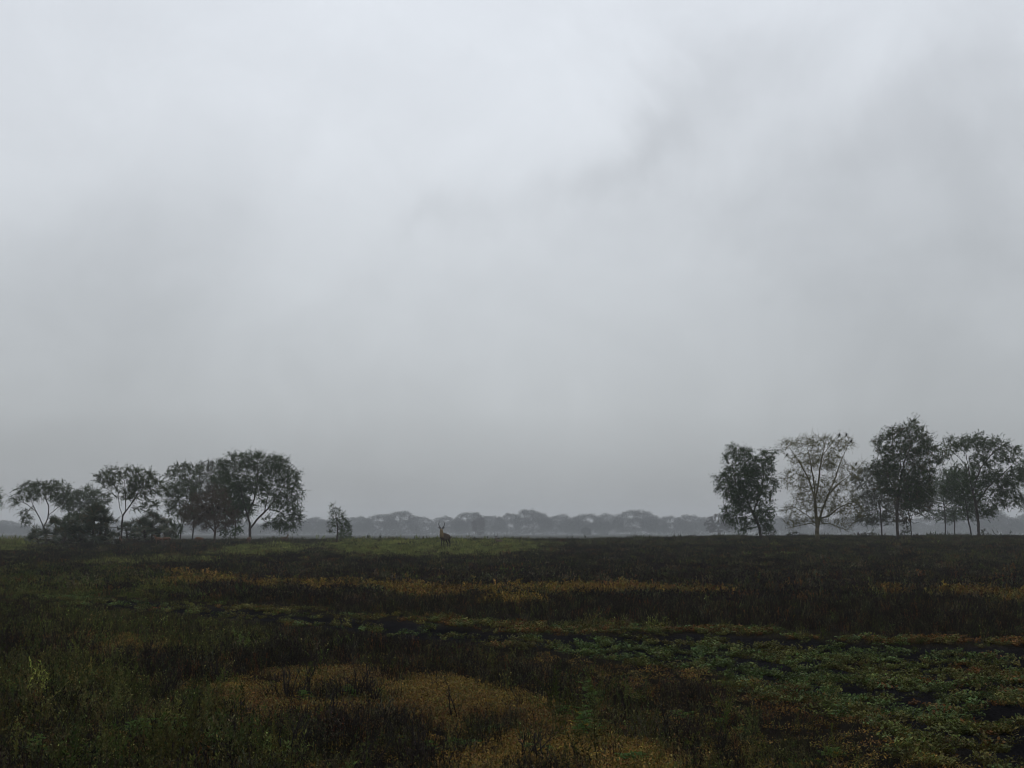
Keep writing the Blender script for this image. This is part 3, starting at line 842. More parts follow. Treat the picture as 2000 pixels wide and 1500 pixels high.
TREES = {}
def make_tree(name, label, px, dist, limbs, lobes, seed=1, n_att=520, dk=0.55, step=0.32, leaf=(0.05, 0.062, 0.034), bark=(0.05, 0.042, 0.035),
              twigs=2.0, twig_len=0.9, leaf_len=0.15, leaf_w=0.07, nleaf=12, droop=0.0, tip_r=0.011, pexp=2.12, group=None, base_py=None,
              depth=0.85, cat='tree', shell=0.0, tropism=0.0, leaf_frac=1.0, twig_c=None, sc=None, cols=None, trunk_sides=6, lai=4.7, fill=False):
    """limbs and lobes are given in photograph pixels; sizes become metres at the tree's own distance"""
    rng = np.random.default_rng(seed)
    loc = at(px, 0, dist)
    dep = dist * CP + (loc[2] - CAMZ) * SP
    mpp = dep / F                                         # metres for a pixel at that distance
    bu, bv = project(loc[0], loc[1], loc[2])
    def loc3(u, v, yy=0.0):
        return np.array([(u - bu) * mpp, yy, (bv - v) * mpp])
    L3 = []
    for limb in limbs:
        pts = [loc3(*p) for p in limb]
        L3.append(pts)
    L3[0][0][2] = -0.25
    att = []
    vol = np.array([l[2] * l[3] * l[2] for l in lobes], float) ** 0.8
    cnt = np.maximum(8, (1.25 * n_att * vol / vol.sum()).astype(int))
    for (cu, cv, ru, rv, *more), c in zip(lobes, cnt):
        y0 = more[0] if more else 0.0
        q = rng.normal(size=(c, 3)); q /= np.linalg.norm(q, axis=1, keepdims=True)
        r = rng.random(c) ** (1 / 3.0); r = r * (1 - shell) + shell
        q = q * r[:, None]
        cc = loc3(cu, cv, y0)
        att.append(cc + q * np.array([ru * mpp, ru * mpp * depth, rv * mpp]))
    att = np.concatenate(att)
    att = att[att[:, 2] > 0.15]
    P, par = colonise(rng, L3, att, step, dk, tropism=(0, 0, tropism))
    n = len(P)
    kids = np.zeros(n, int); np.add.at(kids, par[1:], 1)
    area = np.zeros(n)
    for i in range(n - 1, -1, -1):
        if kids[i] == 0: area[i] = tip_r ** pexp
        if par[i] >= 0: area[par[i]] += area[i]
    rad = area ** (1 / pexp)
    rad[0] = rad[1] * 1.35
    g = Geo()
    c = np.arange(1, n); p = par[1:]
    r0 = np.minimum(rad[p], rad[c] * 1.25)
    bc = np.array(bark)[None] * (1 + 0.12 * rng.normal(size=(n - 1, 1)))
    thick = rad[c] > 0.05
    for sel, k in ((thick, trunk_sides), (~thick, 3)):
        if sel.any():
            ext = P[c][sel] + (P[c][sel] - P[p][sel]) * 0.06
            g.segs(P[p][sel], ext, r0[sel], rad[c][sel], k, bc[sel])
    root = empty(name, loc)
    tag(root, label, cat, group)
    link('trunk', g.mesh('trunk', True), root, M_BARK)
    # twigs and leaves
    thr = tip_r * 2.9
    tips = np.where((rad < thr) & (np.arange(n) > 3))[0]
    # how many twigs: enough leaf (or twig) area for the crown's leaf area index
    crown_area = 0.55 * sum(math.pi * l[2] * l[3] for l in lobes) * mpp * mpp
    want = lai * crown_area / (0.5 * leaf_len * leaf_w * 1.0) / max(1, nleaf)
    wgt = np.where(kids[tips] == 0, 1.0, 0.6)
    twigs = want / wgt.sum()
    rep = rng.poisson(twigs * wgt)
    ti = np.repeat(tips, rep)
    m = len(ti)
    D = P[ti] - P[par[ti]]
    D /= np.linalg.norm(D, axis=1, keepdims=True) + 1e-9
    D = D + 0.65 * rng.normal(size=(m, 3))
    D /= np.linalg.norm(D, axis=1, keepdims=True) + 1e-9
    Lt = twig_len * (0.45 + 0.9 * rng.random(m))
    A = P[ti]
    B = A + D * (Lt * 0.5)[:, None]
    D2 = D + np.array([0, 0, -droop])[None] + 0.3 * rng.normal(size=(m, 3)); D2 /= np.linalg.norm(D2, axis=1, keepdims=True)
    C = B + D2 * (Lt * 0.5)[:, None]
    g = Geo()
    tc = np.array(twig_c if twig_c is not None else bark)
    tcol = tc[None] * (1 + 0.15 * rng.normal(size=(m, 1)))
    g.ribbons(A, B, tip_r * 0.9, tip_r * 0.7, rng, tcol); g.ribbons(B, C, tip_r * 0.7, tip_r * 0.3, rng, tcol)
    if nleaf:
        k = nleaf
        keepl = rng.random((m, k)) < leaf_frac
        t = (np.arange(k)[None] + rng.random((m, k))) / k * 0.95 + 0.05
        first = t < 0.5
        Q = np.where(first[..., None], A[:, None] + (B - A)[:, None] * (t * 2)[..., None], B[:, None] + (C - B)[:, None] * (t * 2 - 1)[..., None])
        DD = np.where(first[..., None], D[:, None], D2[:, None]) * 0.5 + rng.normal(size=(m, k, 3)) * 0.6 + np.array([0, 0, -0.3 * droop])
        Q = Q[keepl]; DD = DD[keepl]
        tw = np.repeat(np.arange(m)[:, None], k, 1)[keepl]
        if fill:                                        # far crowns: leaf clumps spread through the lobes
            pr = vol / vol.sum()
            li = rng.choice(len(lobes), len(Q), p=pr)
            q = rng.normal(size=(len(Q), 3)); q /= np.linalg.norm(q, axis=1, keepdims=True)
            q = q * (rng.random(len(Q)) ** (1 / 3.0) * (1 + 0.04 * rng.normal(size=len(Q))))[:, None]
            cc = np.array([loc3(l[0], l[1]) for l in lobes])[li]
            rr_ = np.array([(l[2] * mpp, l[2] * mpp * depth, l[3] * mpp) for l in lobes])[li]
            Q = cc + q * rr_
            DD = rng.normal(size=Q.shape)
            ok_ = Q[:, 2] > 0.4
            Q, DD, tw = Q[ok_], DD[ok_], tw[ok_]
        per = np.exp(0.22 * rng.normal(size=m))
        base = np.tile(np.array(leaf)[None], (m, 1))
        if cols is not None:
            pick = rng.random(m)
            for fr, cc in cols:
                base[pick < fr] = cc
                pick = np.where(pick < fr, 2, pick)
        lc = base[tw] * per[tw][:, None] * np.exp(0.18 * rng.normal(size=(len(Q), 1)))
        g.leaves(Q, DD, leaf_len * (0.6 + 0.8 * rng.random(len(Q))), leaf_w * (0.7 + 0.6 * rng.random(len(Q))), rng, lc, 0.08)
    link('crown', g.mesh('crown'), root, M_LEAF)
    TREES[name + str(seed)] = (root, P, loc, rad)
    return root, P, rad

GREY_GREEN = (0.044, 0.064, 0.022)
DARK_GREEN = (0.036, 0.059, 0.018)
G_LEFT, G_RIGHT = 'trees of the left clump', 'trees of the right clump'

# left clump --------------------------------------------------------------
make_tree('acacia_tree', 'tree cut off by the left edge, only twig tips showing', -62, 178, [[(-62, 1056), (-58, 1020), (-50, 990)]],
          [(-40, 968, 44, 34), (-70, 960, 40, 34)], 11, 300, droop=0.5, leaf=GREY_GREEN, group=G_LEFT)
make_tree('acacia_tree', 'grey leaning acacia with drooping left branches behind the leftmost palm', 92, 186,
          [[(92, 1056), (84, 1030), (76, 1012), (66, 995), (56, 975)], [(84, 1030), (92, 1012), (93, 990), (80, 960)], [(92, 1006), (110, 992), (122, 984)],
           [(68, 998), (50, 985), (34, 978), (24, 986)], [(60, 988), (48, 1004), (42, 1020)]],
          [(60, 958, 36, 18), (100, 956, 34, 20), (34, 976, 18, 10), (48, 1012, 14, 20), (118, 980, 20, 16)], 12, 520, droop=0.6, leaf=GREY_GREEN, tip_r=0.013, twigs=1.7, group=G_LEFT)
make_tree('acacia_tree', 'hazy dense tree filling the gap between two leaning acacias', 152, 225,
          [[(152, 1056), (154, 1020), (150, 1000)]], [(140, 980, 30, 26), (172, 968, 32, 22), (190, 980, 24, 20), (160, 1005, 34, 18)], 13, 460, leaf=GREY_GREEN, twigs=2.4, group=G_LEFT)
make_tree('acacia_tree', 'forked acacia with a clear bare trunk right of the big palm', 237, 168,
          [[(237, 1058), (237, 1030), (238, 1008)], [(238, 1008), (231, 990), (229, 965), (215, 940), (196, 922)], [(229, 975), (206, 955), (188, 940)], [(238, 1006), (250, 990), (264, 970), (280, 948)],
           [(250, 990), (268, 994), (284, 1000)], [(244, 996), (243, 975), (240, 940), (225, 918)], [(264, 970), (270, 950), (290, 930)]],
          [(212, 934, 28, 18), (246, 928, 26, 18), (276, 938, 34, 22), (300, 950, 22, 20), (260, 965, 28, 18), (292, 985, 18, 10), (192, 930, 14, 10)],
          14, 620, droop=0.15, leaf=(0.046, 0.063, 0.021), tip_r=0.013, twigs=1.7, group=G_LEFT)
make_tree('acacia_tree', 'upright twiggy tree with two thin stems left of the brown tree', 352, 190,
          [[(352, 1057), (353, 1020), (350, 990), (345, 960), (336, 930)], [(352, 1040), (360, 1010), (362, 970), (368, 930)]],
          [(340, 930, 22, 26), (368, 922, 26, 22), (352, 960, 36, 28), (335, 985, 18, 20), (360, 1000, 30, 20)], 15, 560, leaf=GREY_GREEN, twigs=1.9, group=G_LEFT)
make_tree('acacia_tree', 'hazy thin-stemmed tree standing behind the brown tree', 375, 215,
          [[(375, 1057), (378, 1020), (385, 980), (392, 940)]], [(398, 918, 22, 22), (420, 925, 24, 24), (400, 960, 40, 36), (390, 1005, 40, 18)], 16, 520, leaf=(0.05, 0.055, 0.036), twigs=2.2, group=G_LEFT)
make_tree('acacia_tree', 'dark tree with a straight stem directly left of the largest tree', 459, 200,
          [[(459, 1057), (459, 1020), (455, 985)]], [(450, 970, 36, 34), (440, 1005, 34, 22), (470, 1000, 26, 22), (430, 940, 24, 22)], 17, 480, leaf=DARK_GREEN, twigs=2.4, group=G_LEFT)
make_tree('acacia_tree', 'broad dark tree, largest of the left clump, drooping to the ground at right', 488, 160,
          [[(488, 1058), (488, 1040), (487, 1022), (480, 1000), (470, 965), (462, 930)], [(488, 1034), (500, 1016), (512, 1004), (522, 994), (540, 970), (552, 950)],
           [(510, 1006), (516, 1018), (526, 1022), (540, 1010)], [(482, 1005), (495, 975), (500, 940), (500, 905)], [(516, 1000), (520, 975), (530, 940)], [(522, 996), (545, 1000), (560, 1015)]],
          [(450, 905, 30, 20), (490, 902, 36, 20), (530, 912, 36, 24), (556, 935, 30, 28), (572, 965, 22, 26), (565, 1000, 26, 22), (552, 1024, 28, 14), (578, 1012, 14, 20), (465, 945, 34, 26),
           (510, 945, 36, 26), (535, 975, 30, 20), (455, 985, 26, 24), (480, 985, 20, 20), (522, 1018, 12, 12)],
          18, 1500, dk=0.48, pexp=2.0, leaf=DARK_GREEN, droop=0.25, twigs=2.2, nleaf=9, tip_r=0.0105, group=G_LEFT)
brown_tree, BP, BR = make_tree('thorn_tree', 'leafless reddish brown thorn tree hung with small dark nests', 418, 152,
          [[(418, 1064), (419, 1046), (420, 1035)], [(419, 1042), (405, 1022), (385, 1005)], [(420, 1036), (432, 1012), (450, 995)], [(420, 1036), (417, 1000), (412, 975)]],
          [(410, 985, 46, 26), (385, 1005, 34, 24), (440, 1005, 28, 26), (412, 1015, 52, 22), (420, 960, 26, 12)], 19, 1000, dk=0.45, bark=(0.072, 0.055, 0.040),
          leaf=(0.066, 0.048, 0.030), twigs=2.2, twig_len=0.8, nleaf=3, leaf_len=0.10, leaf_w=0.04, tip_r=0.012, lai=1.0, group=G_LEFT)
make_tree('sapling', 'small open-branched sapling standing alone left of the waterbuck', 658, 152,
          [[(658, 1058), (659, 1030), (656, 1010), (650, 988)], [(658, 1022), (645, 1020)], [(656, 1012), (670, 1008)], [(657, 1035), (672, 1026)]],
          [(654, 1000, 12, 9), (662, 1012, 16, 8), (668, 1026, 18, 10), (650, 1022, 10, 10), (650, 990, 8, 5), (682, 1032, 8, 3), (648, 1038, 9, 4)], 20, 330, dk=0.26, step=0.18, leaf=DARK_GREEN,
          lai=3.0, twig_len=0.5, nleaf=6, leaf_len=0.13, leaf_w=0.06, tip_r=0.011, group='small trees on the rise')
make_tree('bush', 'hazy rounded bush close behind the lone sapling', 675, 200, [[(675, 1058), (675, 1048)]], [(672, 1045, 12, 10), (681, 1044, 9, 9), (667, 1050, 8, 8)], 21, 240, dk=0.4, leaf=GREY_GREEN,
          twigs=2.4, twig_len=0.5, cat='bush')

for px, dist, lob, lab, sd_ in ((128, 172, [(122, 1030, 18, 18), (140, 1022, 16, 18), (132, 1045, 20, 9)], 'dense dark bush between the spiky palm thicket and the big palm', 61),
                                (275, 176, [(268, 1036, 12, 14), (284, 1030, 12, 16), (276, 1046, 16, 8)], 'dense dark bush behind the rounded palm bush', 62),
                                (338, 186, [(332, 1030, 14, 16), (346, 1036, 12, 14), (338, 1046, 16, 8)], 'dark bush at the foot of the upright twiggy tree', 63),
                                (450, 190, [(440, 1040, 14, 10), (460, 1036, 14, 12)], 'dark bush between the brown tree and the largest left trunk', 64)):
    make_tree('bush', lab, px, dist, [[(px, 1058), (px, 1046)]], lob, sd_, 220, dk=0.4, step=0.25, leaf=DARK_GREEN, twig_len=0.6, group='bushes of the left clump', cat='bush')

# right clump -------------------------------------------------------------
make_tree('acacia_tree', 'dense dark green leaning tree at the left end of the right clump', 1487, 146,
          [[(1487, 1056), (1485, 1035), (1476, 1012), (1464, 985), (1452, 955)], [(1484, 1030), (1496, 1005), (1505, 985)], [(1470, 1000), (1490, 960), (1495, 920)], [(1460, 975), (1440, 945), (1432, 905)], [(1480, 1020), (1456, 1010), (1440, 1012)]],
          [(1450, 930, 44, 26), (1420, 945, 22, 24), (1485, 915, 30, 24), (1498, 950, 24, 30), (1460, 965, 46, 26), (1480, 1000, 32, 26), (1440, 1000, 30, 24), (1497, 1025, 18, 18), (1446, 890, 30, 18),
           (1430, 880, 12, 12), (1498, 890, 16, 16), (1516, 885, 10, 6), (1455, 1028, 16, 10)],
          31, 1500, dk=0.46, pexp=2.0, leaf=(0.033, 0.058, 0.017), droop=0.35, twigs=2.3, nleaf=9, twig_len=0.85, lai=5.2, group=G_RIGHT)
bare_tree, FP, FR = make_tree('fever_tree', 'pale fan-shaped thorn tree with almost bare twigs', 1597, 146,
          [[(1597, 1056), (1596, 1020), (1594, 985), (1591, 965), (1582, 935), (1566, 905), (1550, 880), (1538, 862)], [(1594, 978), (1599, 955), (1604, 920), (1610, 890), (1618, 860)],
           [(1594, 972), (1592, 940), (1586, 900), (1580, 868)], [(1601, 1036), (1606, 1000), (1618, 970), (1634, 935), (1645, 905), (1664, 862)], [(1604, 1015), (1620, 1008), (1640, 992), (1660, 982)],
           [(1618, 968), (1640, 945), (1668, 925), (1688, 905)], [(1596, 1025), (1580, 1008), (1560, 995)], [(1566, 905), (1545, 895), (1530, 880)], [(1610, 890), (1630, 865), (1640, 850)], [(1582, 935), (1560, 925)],
           [(1597, 1030), (1585, 1022), (1565, 1026), (1545, 1030)], [(1600, 1028), (1620, 1022), (1640, 1030), (1655, 1036)]],
          [(1600, 866, 40, 20), (1552, 868, 26, 16), (1648, 866, 26, 18), (1600, 900, 56, 22), (1660, 920, 30, 18), (1560, 935, 36, 22), (1630, 950, 44, 24), (1590, 965, 44, 26), (1650, 985, 36, 22),
           (1560, 995, 36, 14), (1552, 1020, 28, 9), (1590, 1014, 34, 9), (1640, 1022, 32, 11), (1610, 990, 40, 20), (1672, 1000, 18, 18)],
          32, 1700, dk=0.46, bark=(0.115, 0.10, 0.060), twig_c=(0.100, 0.090, 0.036), leaf=(0.095, 0.095, 0.030), twigs=1.5, twig_len=0.85, nleaf=3, leaf_len=0.10, leaf_w=0.04, tip_r=0.013, lai=0.9, pexp=2.0, droop=0.1, group=G_RIGHT)
make_tree('acacia_tree', 'hazy sparse tree between the pale bare tree and the tallest tree', 1723, 205,
          [[(1723, 1056), (1722, 1020), (1720, 985), (1702, 960), (1690, 940)], [(1720, 985), (1730, 955), (1735, 925)]],
          [(1695, 935, 30, 24), (1730, 925, 30, 26), (1690, 975, 30, 26), (1725, 975, 34, 30), (1700, 1010, 34, 18), (1740, 1010, 24, 18)], 33, 760, leaf=(0.048, 0.054, 0.026), twigs=1.7, group=G_RIGHT)
make_tree('acacia_tree', 'tallest tree of the right clump with a dark upright trunk', 1754, 140,
          [[(1754, 1058), (1753, 1020), (1755, 985), (1760, 950), (1768, 915), (1775, 880)], [(1755, 975), (1742, 940), (1730, 905), (1724, 880)], [(1762, 940), (1785, 915), (1805, 895)], [(1766, 925), (1762, 890), (1745, 860)],
           [(1770, 905), (1785, 870), (1788, 845)], [(1758, 962), (1776, 950), (1800, 945)]],
          [(1786, 845, 26, 22), (1760, 850, 26, 20), (1800, 870, 34, 24), (1735, 870, 26, 24), (1770, 885, 44, 24), (1830, 890, 24, 22), (1740, 915, 32, 26), (1790, 920, 42, 24), (1760, 950, 44, 26), (1800, 955, 34, 22),
           (1780, 985, 24, 18), (1722, 900, 14, 16), (1786, 824, 10, 8)],
          34, 1500, dk=0.48, pexp=2.0, leaf=(0.040, 0.060, 0.019), twigs=1.9, nleaf=8, tropism=0.1, cols=[(0.07, (0.09, 0.06, 0.028))], group=G_RIGHT)
make_tree('acacia_tree', 'slim tree with twisted stem just right of the tallest trunk', 1780, 162,
          [[(1781, 1056), (1779, 1020), (1775, 995), (1780, 970)]], [(1790, 960, 28, 28), (1765, 985, 24, 24), (1800, 985, 24, 18), (1770, 1015, 18, 14)], 35, 440, leaf=(0.05, 0.052, 0.03), twigs=1.9, cols=[(0.15, (0.09, 0.06, 0.03))], group=G_RIGHT)
make_tree('acacia_tree', 'hazy tree, left of the two pale trunks in the gap', 1847, 250,
          [[(1847, 1050), (1848, 1010), (1846, 985)]], [(1835, 965, 34, 34), (1862, 945, 30, 30), (1825, 1000, 26, 20), (1850, 1005, 26, 16)], 36, 620, leaf=DARK_GREEN, lai=3.4, group=G_RIGHT)
make_tree('acacia_tree', 'hazy tree, right of the two pale trunks in the gap', 1865, 262,
          [[(1865, 1050), (1866, 1010), (1870, 985)]], [(1875, 950, 34, 36), (1890, 985, 30, 30), (1868, 1005, 28, 16)], 37, 560, leaf=DARK_GREEN, lai=3.4, group=G_RIGHT)
make_tree('acacia_tree', 'tree with a leaning trunk inside the right clump', 1897, 166,
          [[(1899, 1055), (1893, 1020), (1890, 990), (1885, 960)]], [(1880, 935, 34, 30), (1890, 975, 34, 30), (1870, 960, 30, 26), (1905, 1000, 26, 16)], 38, 620, leaf=DARK_GREEN, lai=3.4, group=G_RIGHT)
make_tree('acacia_tree', 'wide spreading tree at the right edge with long outstretched limbs', 1912, 152,
          [[(1912, 1056), (1912, 1020), (1908, 985), (1902, 955), (1898, 925), (1892, 885)], [(1898, 920), (1880, 895), (1862, 878)], [(1904, 960), (1920, 915), (1940, 890), (1965, 870)], [(1908, 985), (1935, 950), (1965, 925), (1985, 905)]],
          [(1875, 868, 28, 16), (1908, 865, 30, 18), (1945, 870, 30, 18), (1975, 885, 26, 22), (1925, 900, 30, 20), (1990, 930, 26, 24), (1950, 940, 34, 26), (1915, 950, 30, 26), (1965, 970, 30, 22), (1930, 990, 24, 20), (1994, 975, 16, 20),
           (1858, 880, 12, 12)],
          39, 1350, dk=0.48, pexp=2.02, leaf=(0.038, 0.060, 0.019), twigs=1.9, droop=0.3, group=G_RIGHT)
make_tree('acacia_tree', 'tree beyond the right edge whose twigs reach into the picture', 2052, 158,
          [[(2052, 1056), (2050, 1020), (2046, 985), (2030, 950)]], [(2035, 925, 46, 40), (2060, 900, 40, 30), (2030, 980, 30, 24)], 40, 620, leaf=DARK_GREEN, droop=0.3, group=G_RIGHT)

SCRUB = 'low scrub among the right trees'
for px, dist, lob, lab, sd_ in ((1548, 148, [(1540, 1045, 9, 5), (1552, 1043, 8, 6), (1563, 1046, 7, 4)], 'low twiggy scrub between the dense leaning tree and the pale bare tree', 51),
                                (1768, 150, [(1764, 1040, 8, 7), (1771, 1036, 7, 8), (1760, 1046, 7, 4)], 'low bush between the tallest trunk and the slim twisted stem', 52),
                                (1920, 156, [(1919, 1040, 7, 8), (1926, 1044, 7, 5)], 'low bush at the foot of the wide spreading tree', 53),
                                (1502, 148, [(1498, 1036, 9, 9), (1508, 1042, 9, 7)], 'low dark bush right of the dense leaning tree trunk', 54),
                                (1690, 168, [(1686, 1044, 9, 4), (1700, 1043, 8, 5)], 'low scrub left of the hazy sparse tree', 55)):
    make_tree('bush', lab, px, dist, [[(px, 1053), (px, 1046)]], lob, sd_, 120, dk=0.22, step=0.16, leaf=(0.04, 0.045, 0.022), twig_len=0.4, leaf_len=0.10, leaf_w=0.045, lai=2.2, group=SCRUB, cat='bush')

# far trees across the plain ------------------------------------------------
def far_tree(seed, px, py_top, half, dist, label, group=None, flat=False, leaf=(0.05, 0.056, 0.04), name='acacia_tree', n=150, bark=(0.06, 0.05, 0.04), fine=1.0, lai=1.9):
    rng = np.random.default_rng(seed)
    b = 1045
    py_top -= 5
    k_ = dist / 640
    h = b - py_top
    lob = []
    kk = 20
    skew = rng.normal() * 0.25
    for i in range(kk):
        f = -0.95 + 1.9 * (i + rng.random()) / kk
        tp = py_top + h * (0.34 * abs(f + skew * (1 - f * f)) ** 2.0 + 0.11 * rng.random())
        rv = h * rng.uniform(0.09, 0.16)
        ru = half * rng.uniform(0.16, 0.28)
        lob.append((px + f * half, tp + rv, ru, rv))
        lob.append((px + f * half * 0.95, tp + rv + (b - tp - 2 * rv) * rng.uniform(0.25, 0.6), ru * 1.2, rv * 1.25))
        if i % 2: lob.append((px + f * half * 0.9, b - 0.25 * h * rng.random() - rv, ru * 1.2, rv * 1.2))
    lx = rng.normal() * 3
    make_tree(name, label, px, dist, [[(px, 1050), (px + lx, b - 0.30 * h), (px + lx * 1.5, b - 0.5 * h)], [(px + lx, b - 0.28 * h), (px + half * 0.4, b - 0.55 * h)], [(px + lx, b - 0.25 * h), (px - half * 0.4, b - 0.55 * h)]],
              lob, seed, int(n * 1.9), dk=1.0 * k_ * fine, step=0.7 * k_ * fine, leaf=leaf, bark=bark, twig_len=0.75 * k_ * fine, droop=0.3, leaf_len=0.50 * k_ * fine, leaf_w=0.28 * k_ * fine, nleaf=8, fill=fine == 1.0, lai=lai, tip_r=0.03 * k_, group=group, depth=0.8, trunk_sides=5)
FARG = 'trees of the far treeline'
FAR_SHARED = 'hazy grey acacia in the unbroken far treeline across the plain'
far_spec = [  # px, top, half width, distance, label
    (-30, 1022, 40, 640, 'hazy far tree cut off by the left edge of the picture'), (22, 1020, 30, 620, 'hazy far tree just inside the left edge of the picture'), (130, 1022, 40, 660, 'hazy far tree glimpsed behind the big bushy fan palm'), (225, 1020, 36, 650, 'hazy far tree glimpsed behind the forked acacia trunk'), (300, 1022, 40, 670, 'hazy far tree glimpsed behind the rounded palm bush'), (390, 1021, 40, 650, 'hazy far tree glimpsed behind the leafless brown tree'), (470, 1022, 40, 640, 'hazy far tree glimpsed left of the largest left tree trunk'), (555, 1018, 34, 650, 'hazy far tree under the drooping side of the largest left tree'),
    (612, 1013, 26, 640, 'hazy far tree just left of the lone sapling'), (650, 1016, 28, 690, 'hazy far tree directly behind the lone sapling'), (695, 1012, 26, 650, 'hazy far tree just right of the lone sapling'),
    (735, 1007, 30, 620, 'hazy far tree with a ragged crown left of the high domed far tree'), (782, 1000, 27, 600, 'hazy domed far tree, highest to the left of the waterbuck'),
    (822, 1012, 22, 640, 'hazy low far tree just left of the waterbuck'), (880, 1011, 26, 650, 'hazy far tree directly behind the waterbuck'),
    (918, 1002, 25, 610, 'hazy domed far tree right of the waterbuck horns'), (958, 1010, 24, 660, 'hazy low far tree just right of the small brown tree'), (990, 1005, 22, 630, 'hazy far tree above the half hidden antelope'),
    (1042, 997, 30, 590, 'highest domed tree in the middle of the far treeline'), (1088, 1007, 26, 620, 'hazy far tree sloping down right of the highest far dome'), (1118, 1016, 22, 680, 'lowest hazy far tree, in the dip right of the highest far dome'),
    (1152, 1006, 30, 600, 'hazy flat far tree just right of the low gap in the treeline'), (1188, 1006, 22, 640, 'hazy far tree between the flat far tree and the wide umbrella crown'), (1242, 998, 36, 590, 'wide umbrella crowned far tree right of centre'),
    (1278, 1016, 20, 650, 'hazy far tree just right of the wide umbrella crown'), (1318, 1011, 30, 620, 'low hazy far tree beside the right end gap'), (1352, 1008, 26, 640, 'hazy far tree just left of the hazy brownish tree'), (1400, 1014, 34, 680, 'hazy far tree directly behind the hazy brownish tree'), (1450, 1016, 34, 660, 'hazy far tree glimpsed behind the dense dark leaning tree'), (1530, 1012, 34, 660, 'hazy far tree between the dense leaning tree and the pale bare tree'),
    (1590, 1014, 36, 650, 'hazy far tree behind the pale bare tree trunk'), (1660, 1012, 36, 660, 'hazy far tree under the right side of the pale bare tree'), (1740, 1012, 40, 640, 'hazy far tree glimpsed behind the tallest right tree'), (1820, 1014, 36, 660, 'hazy far tree left of the two pale trunks in the gap'), (1900, 1010, 40, 650, 'hazy far tree behind the leaning trunk of the right clump'), (1965, 998, 36, 560, 'hazy far tree low at the right edge of the picture'), (2030, 1004, 40, 600, 'hazy far tree cut off by the right edge of the picture')]
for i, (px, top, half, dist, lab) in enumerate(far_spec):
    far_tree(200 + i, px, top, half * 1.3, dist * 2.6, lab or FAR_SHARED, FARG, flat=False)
far_tree(260, 934, 1008, 13, 1250, 'small brown tree standing out before the far treeline', None, leaf=(0.07, 0.055, 0.04), name='thorn_tree', n=110, fine=0.55, lai=2.2)
far_tree(261, 1404, 1002, 24, 1000, 'hazy brownish tree left of the dense dark leaning tree', None, leaf=(0.06, 0.054, 0.042), name='thorn_tree', n=220, fine=0.6, lai=3.0)
far_tree(262, 1145, 1034, 9, 1300, 'small dark bush before the far treeline right of centre', None, leaf=(0.045, 0.05, 0.036), name='bush', n=80, fine=0.6, lai=3.0)

# low scrub that closes the foot of the far treeline
def far_scrub():
    rng = np.random.default_rng(77)
    n = 34000
    x = (rng.random(n) * 2 - 1) * 780
    y = 1750 + rng.random(n) * 100
    top = 4.5 + 4.0 * fbm(x / 26, y / 200, 5, 3) ** 1.5 * 2
    P = np.stack([x, y, -1.0 + top * rng.random(n) ** 0.8], axis=1)
    D = rng.normal(size=(n, 3))
    g = Geo()
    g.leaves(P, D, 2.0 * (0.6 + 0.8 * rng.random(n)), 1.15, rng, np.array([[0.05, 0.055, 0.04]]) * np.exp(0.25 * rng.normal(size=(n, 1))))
    tag(link('far_scrub', g.mesh('far_scrub'), None, M_LEAF), 'hazy scrub closing the foot of the far treeline', 'scrub', kind='stuff')
far_scrub()

# ------------------------------------------------------------------ palms
def fan_mesh(seed):
    rng = np.random.default_rng(seed)
    g = Geo()
    pet = 0.9
    g.tube([(0, 0, 0), (0, 0.02, pet * 0.5), (0, 0.08, pet)], [0.022, 0.016, 0.012], 4, (0.085, 0.08, 0.04))
    k = 17
    for i in range(k):
        a = (i / (k - 1) - 0.5) * math.radians(235)
        d = np.array([math.sin(a), 0.25 + 0.1 * rng.normal(), math.cos(a)]); d /= np.linalg.norm(d)
        L = 0.85 * (0.8 + 0.3 * rng.random()) * (1 - 0.25 * abs(a) / 2)
        p0 = np.array([0, 0.08, pet]); p1 = p0 + d * L * 0.55
        p2 = p0 + d * L + np.array([0, 0, -0.18 * L * rng.random()])
        s = np.cross(d, [0, 1, 0]); s /= np.linalg.norm(s) + 1e-6
        w = 0.034
        V = [p0 - s * 0.01, p0 + s * 0.01, p1 + s * w, p1 - s * w, p2]
        c = np.array([0.040, 0.052, 0.026]) * (1 + 0.2 * rng.normal())
        if rng.random() < 0.12: c = np.array([0.09, 0.07, 0.035])
        g.add(V, tris=[(3, 2, 4)], quads=[(0, 1, 2, 3)], col=np.clip(c, 0.01, 1))
    return g.mesh('frond')
FANS = [fan_mesh(i) for i in range(5)]
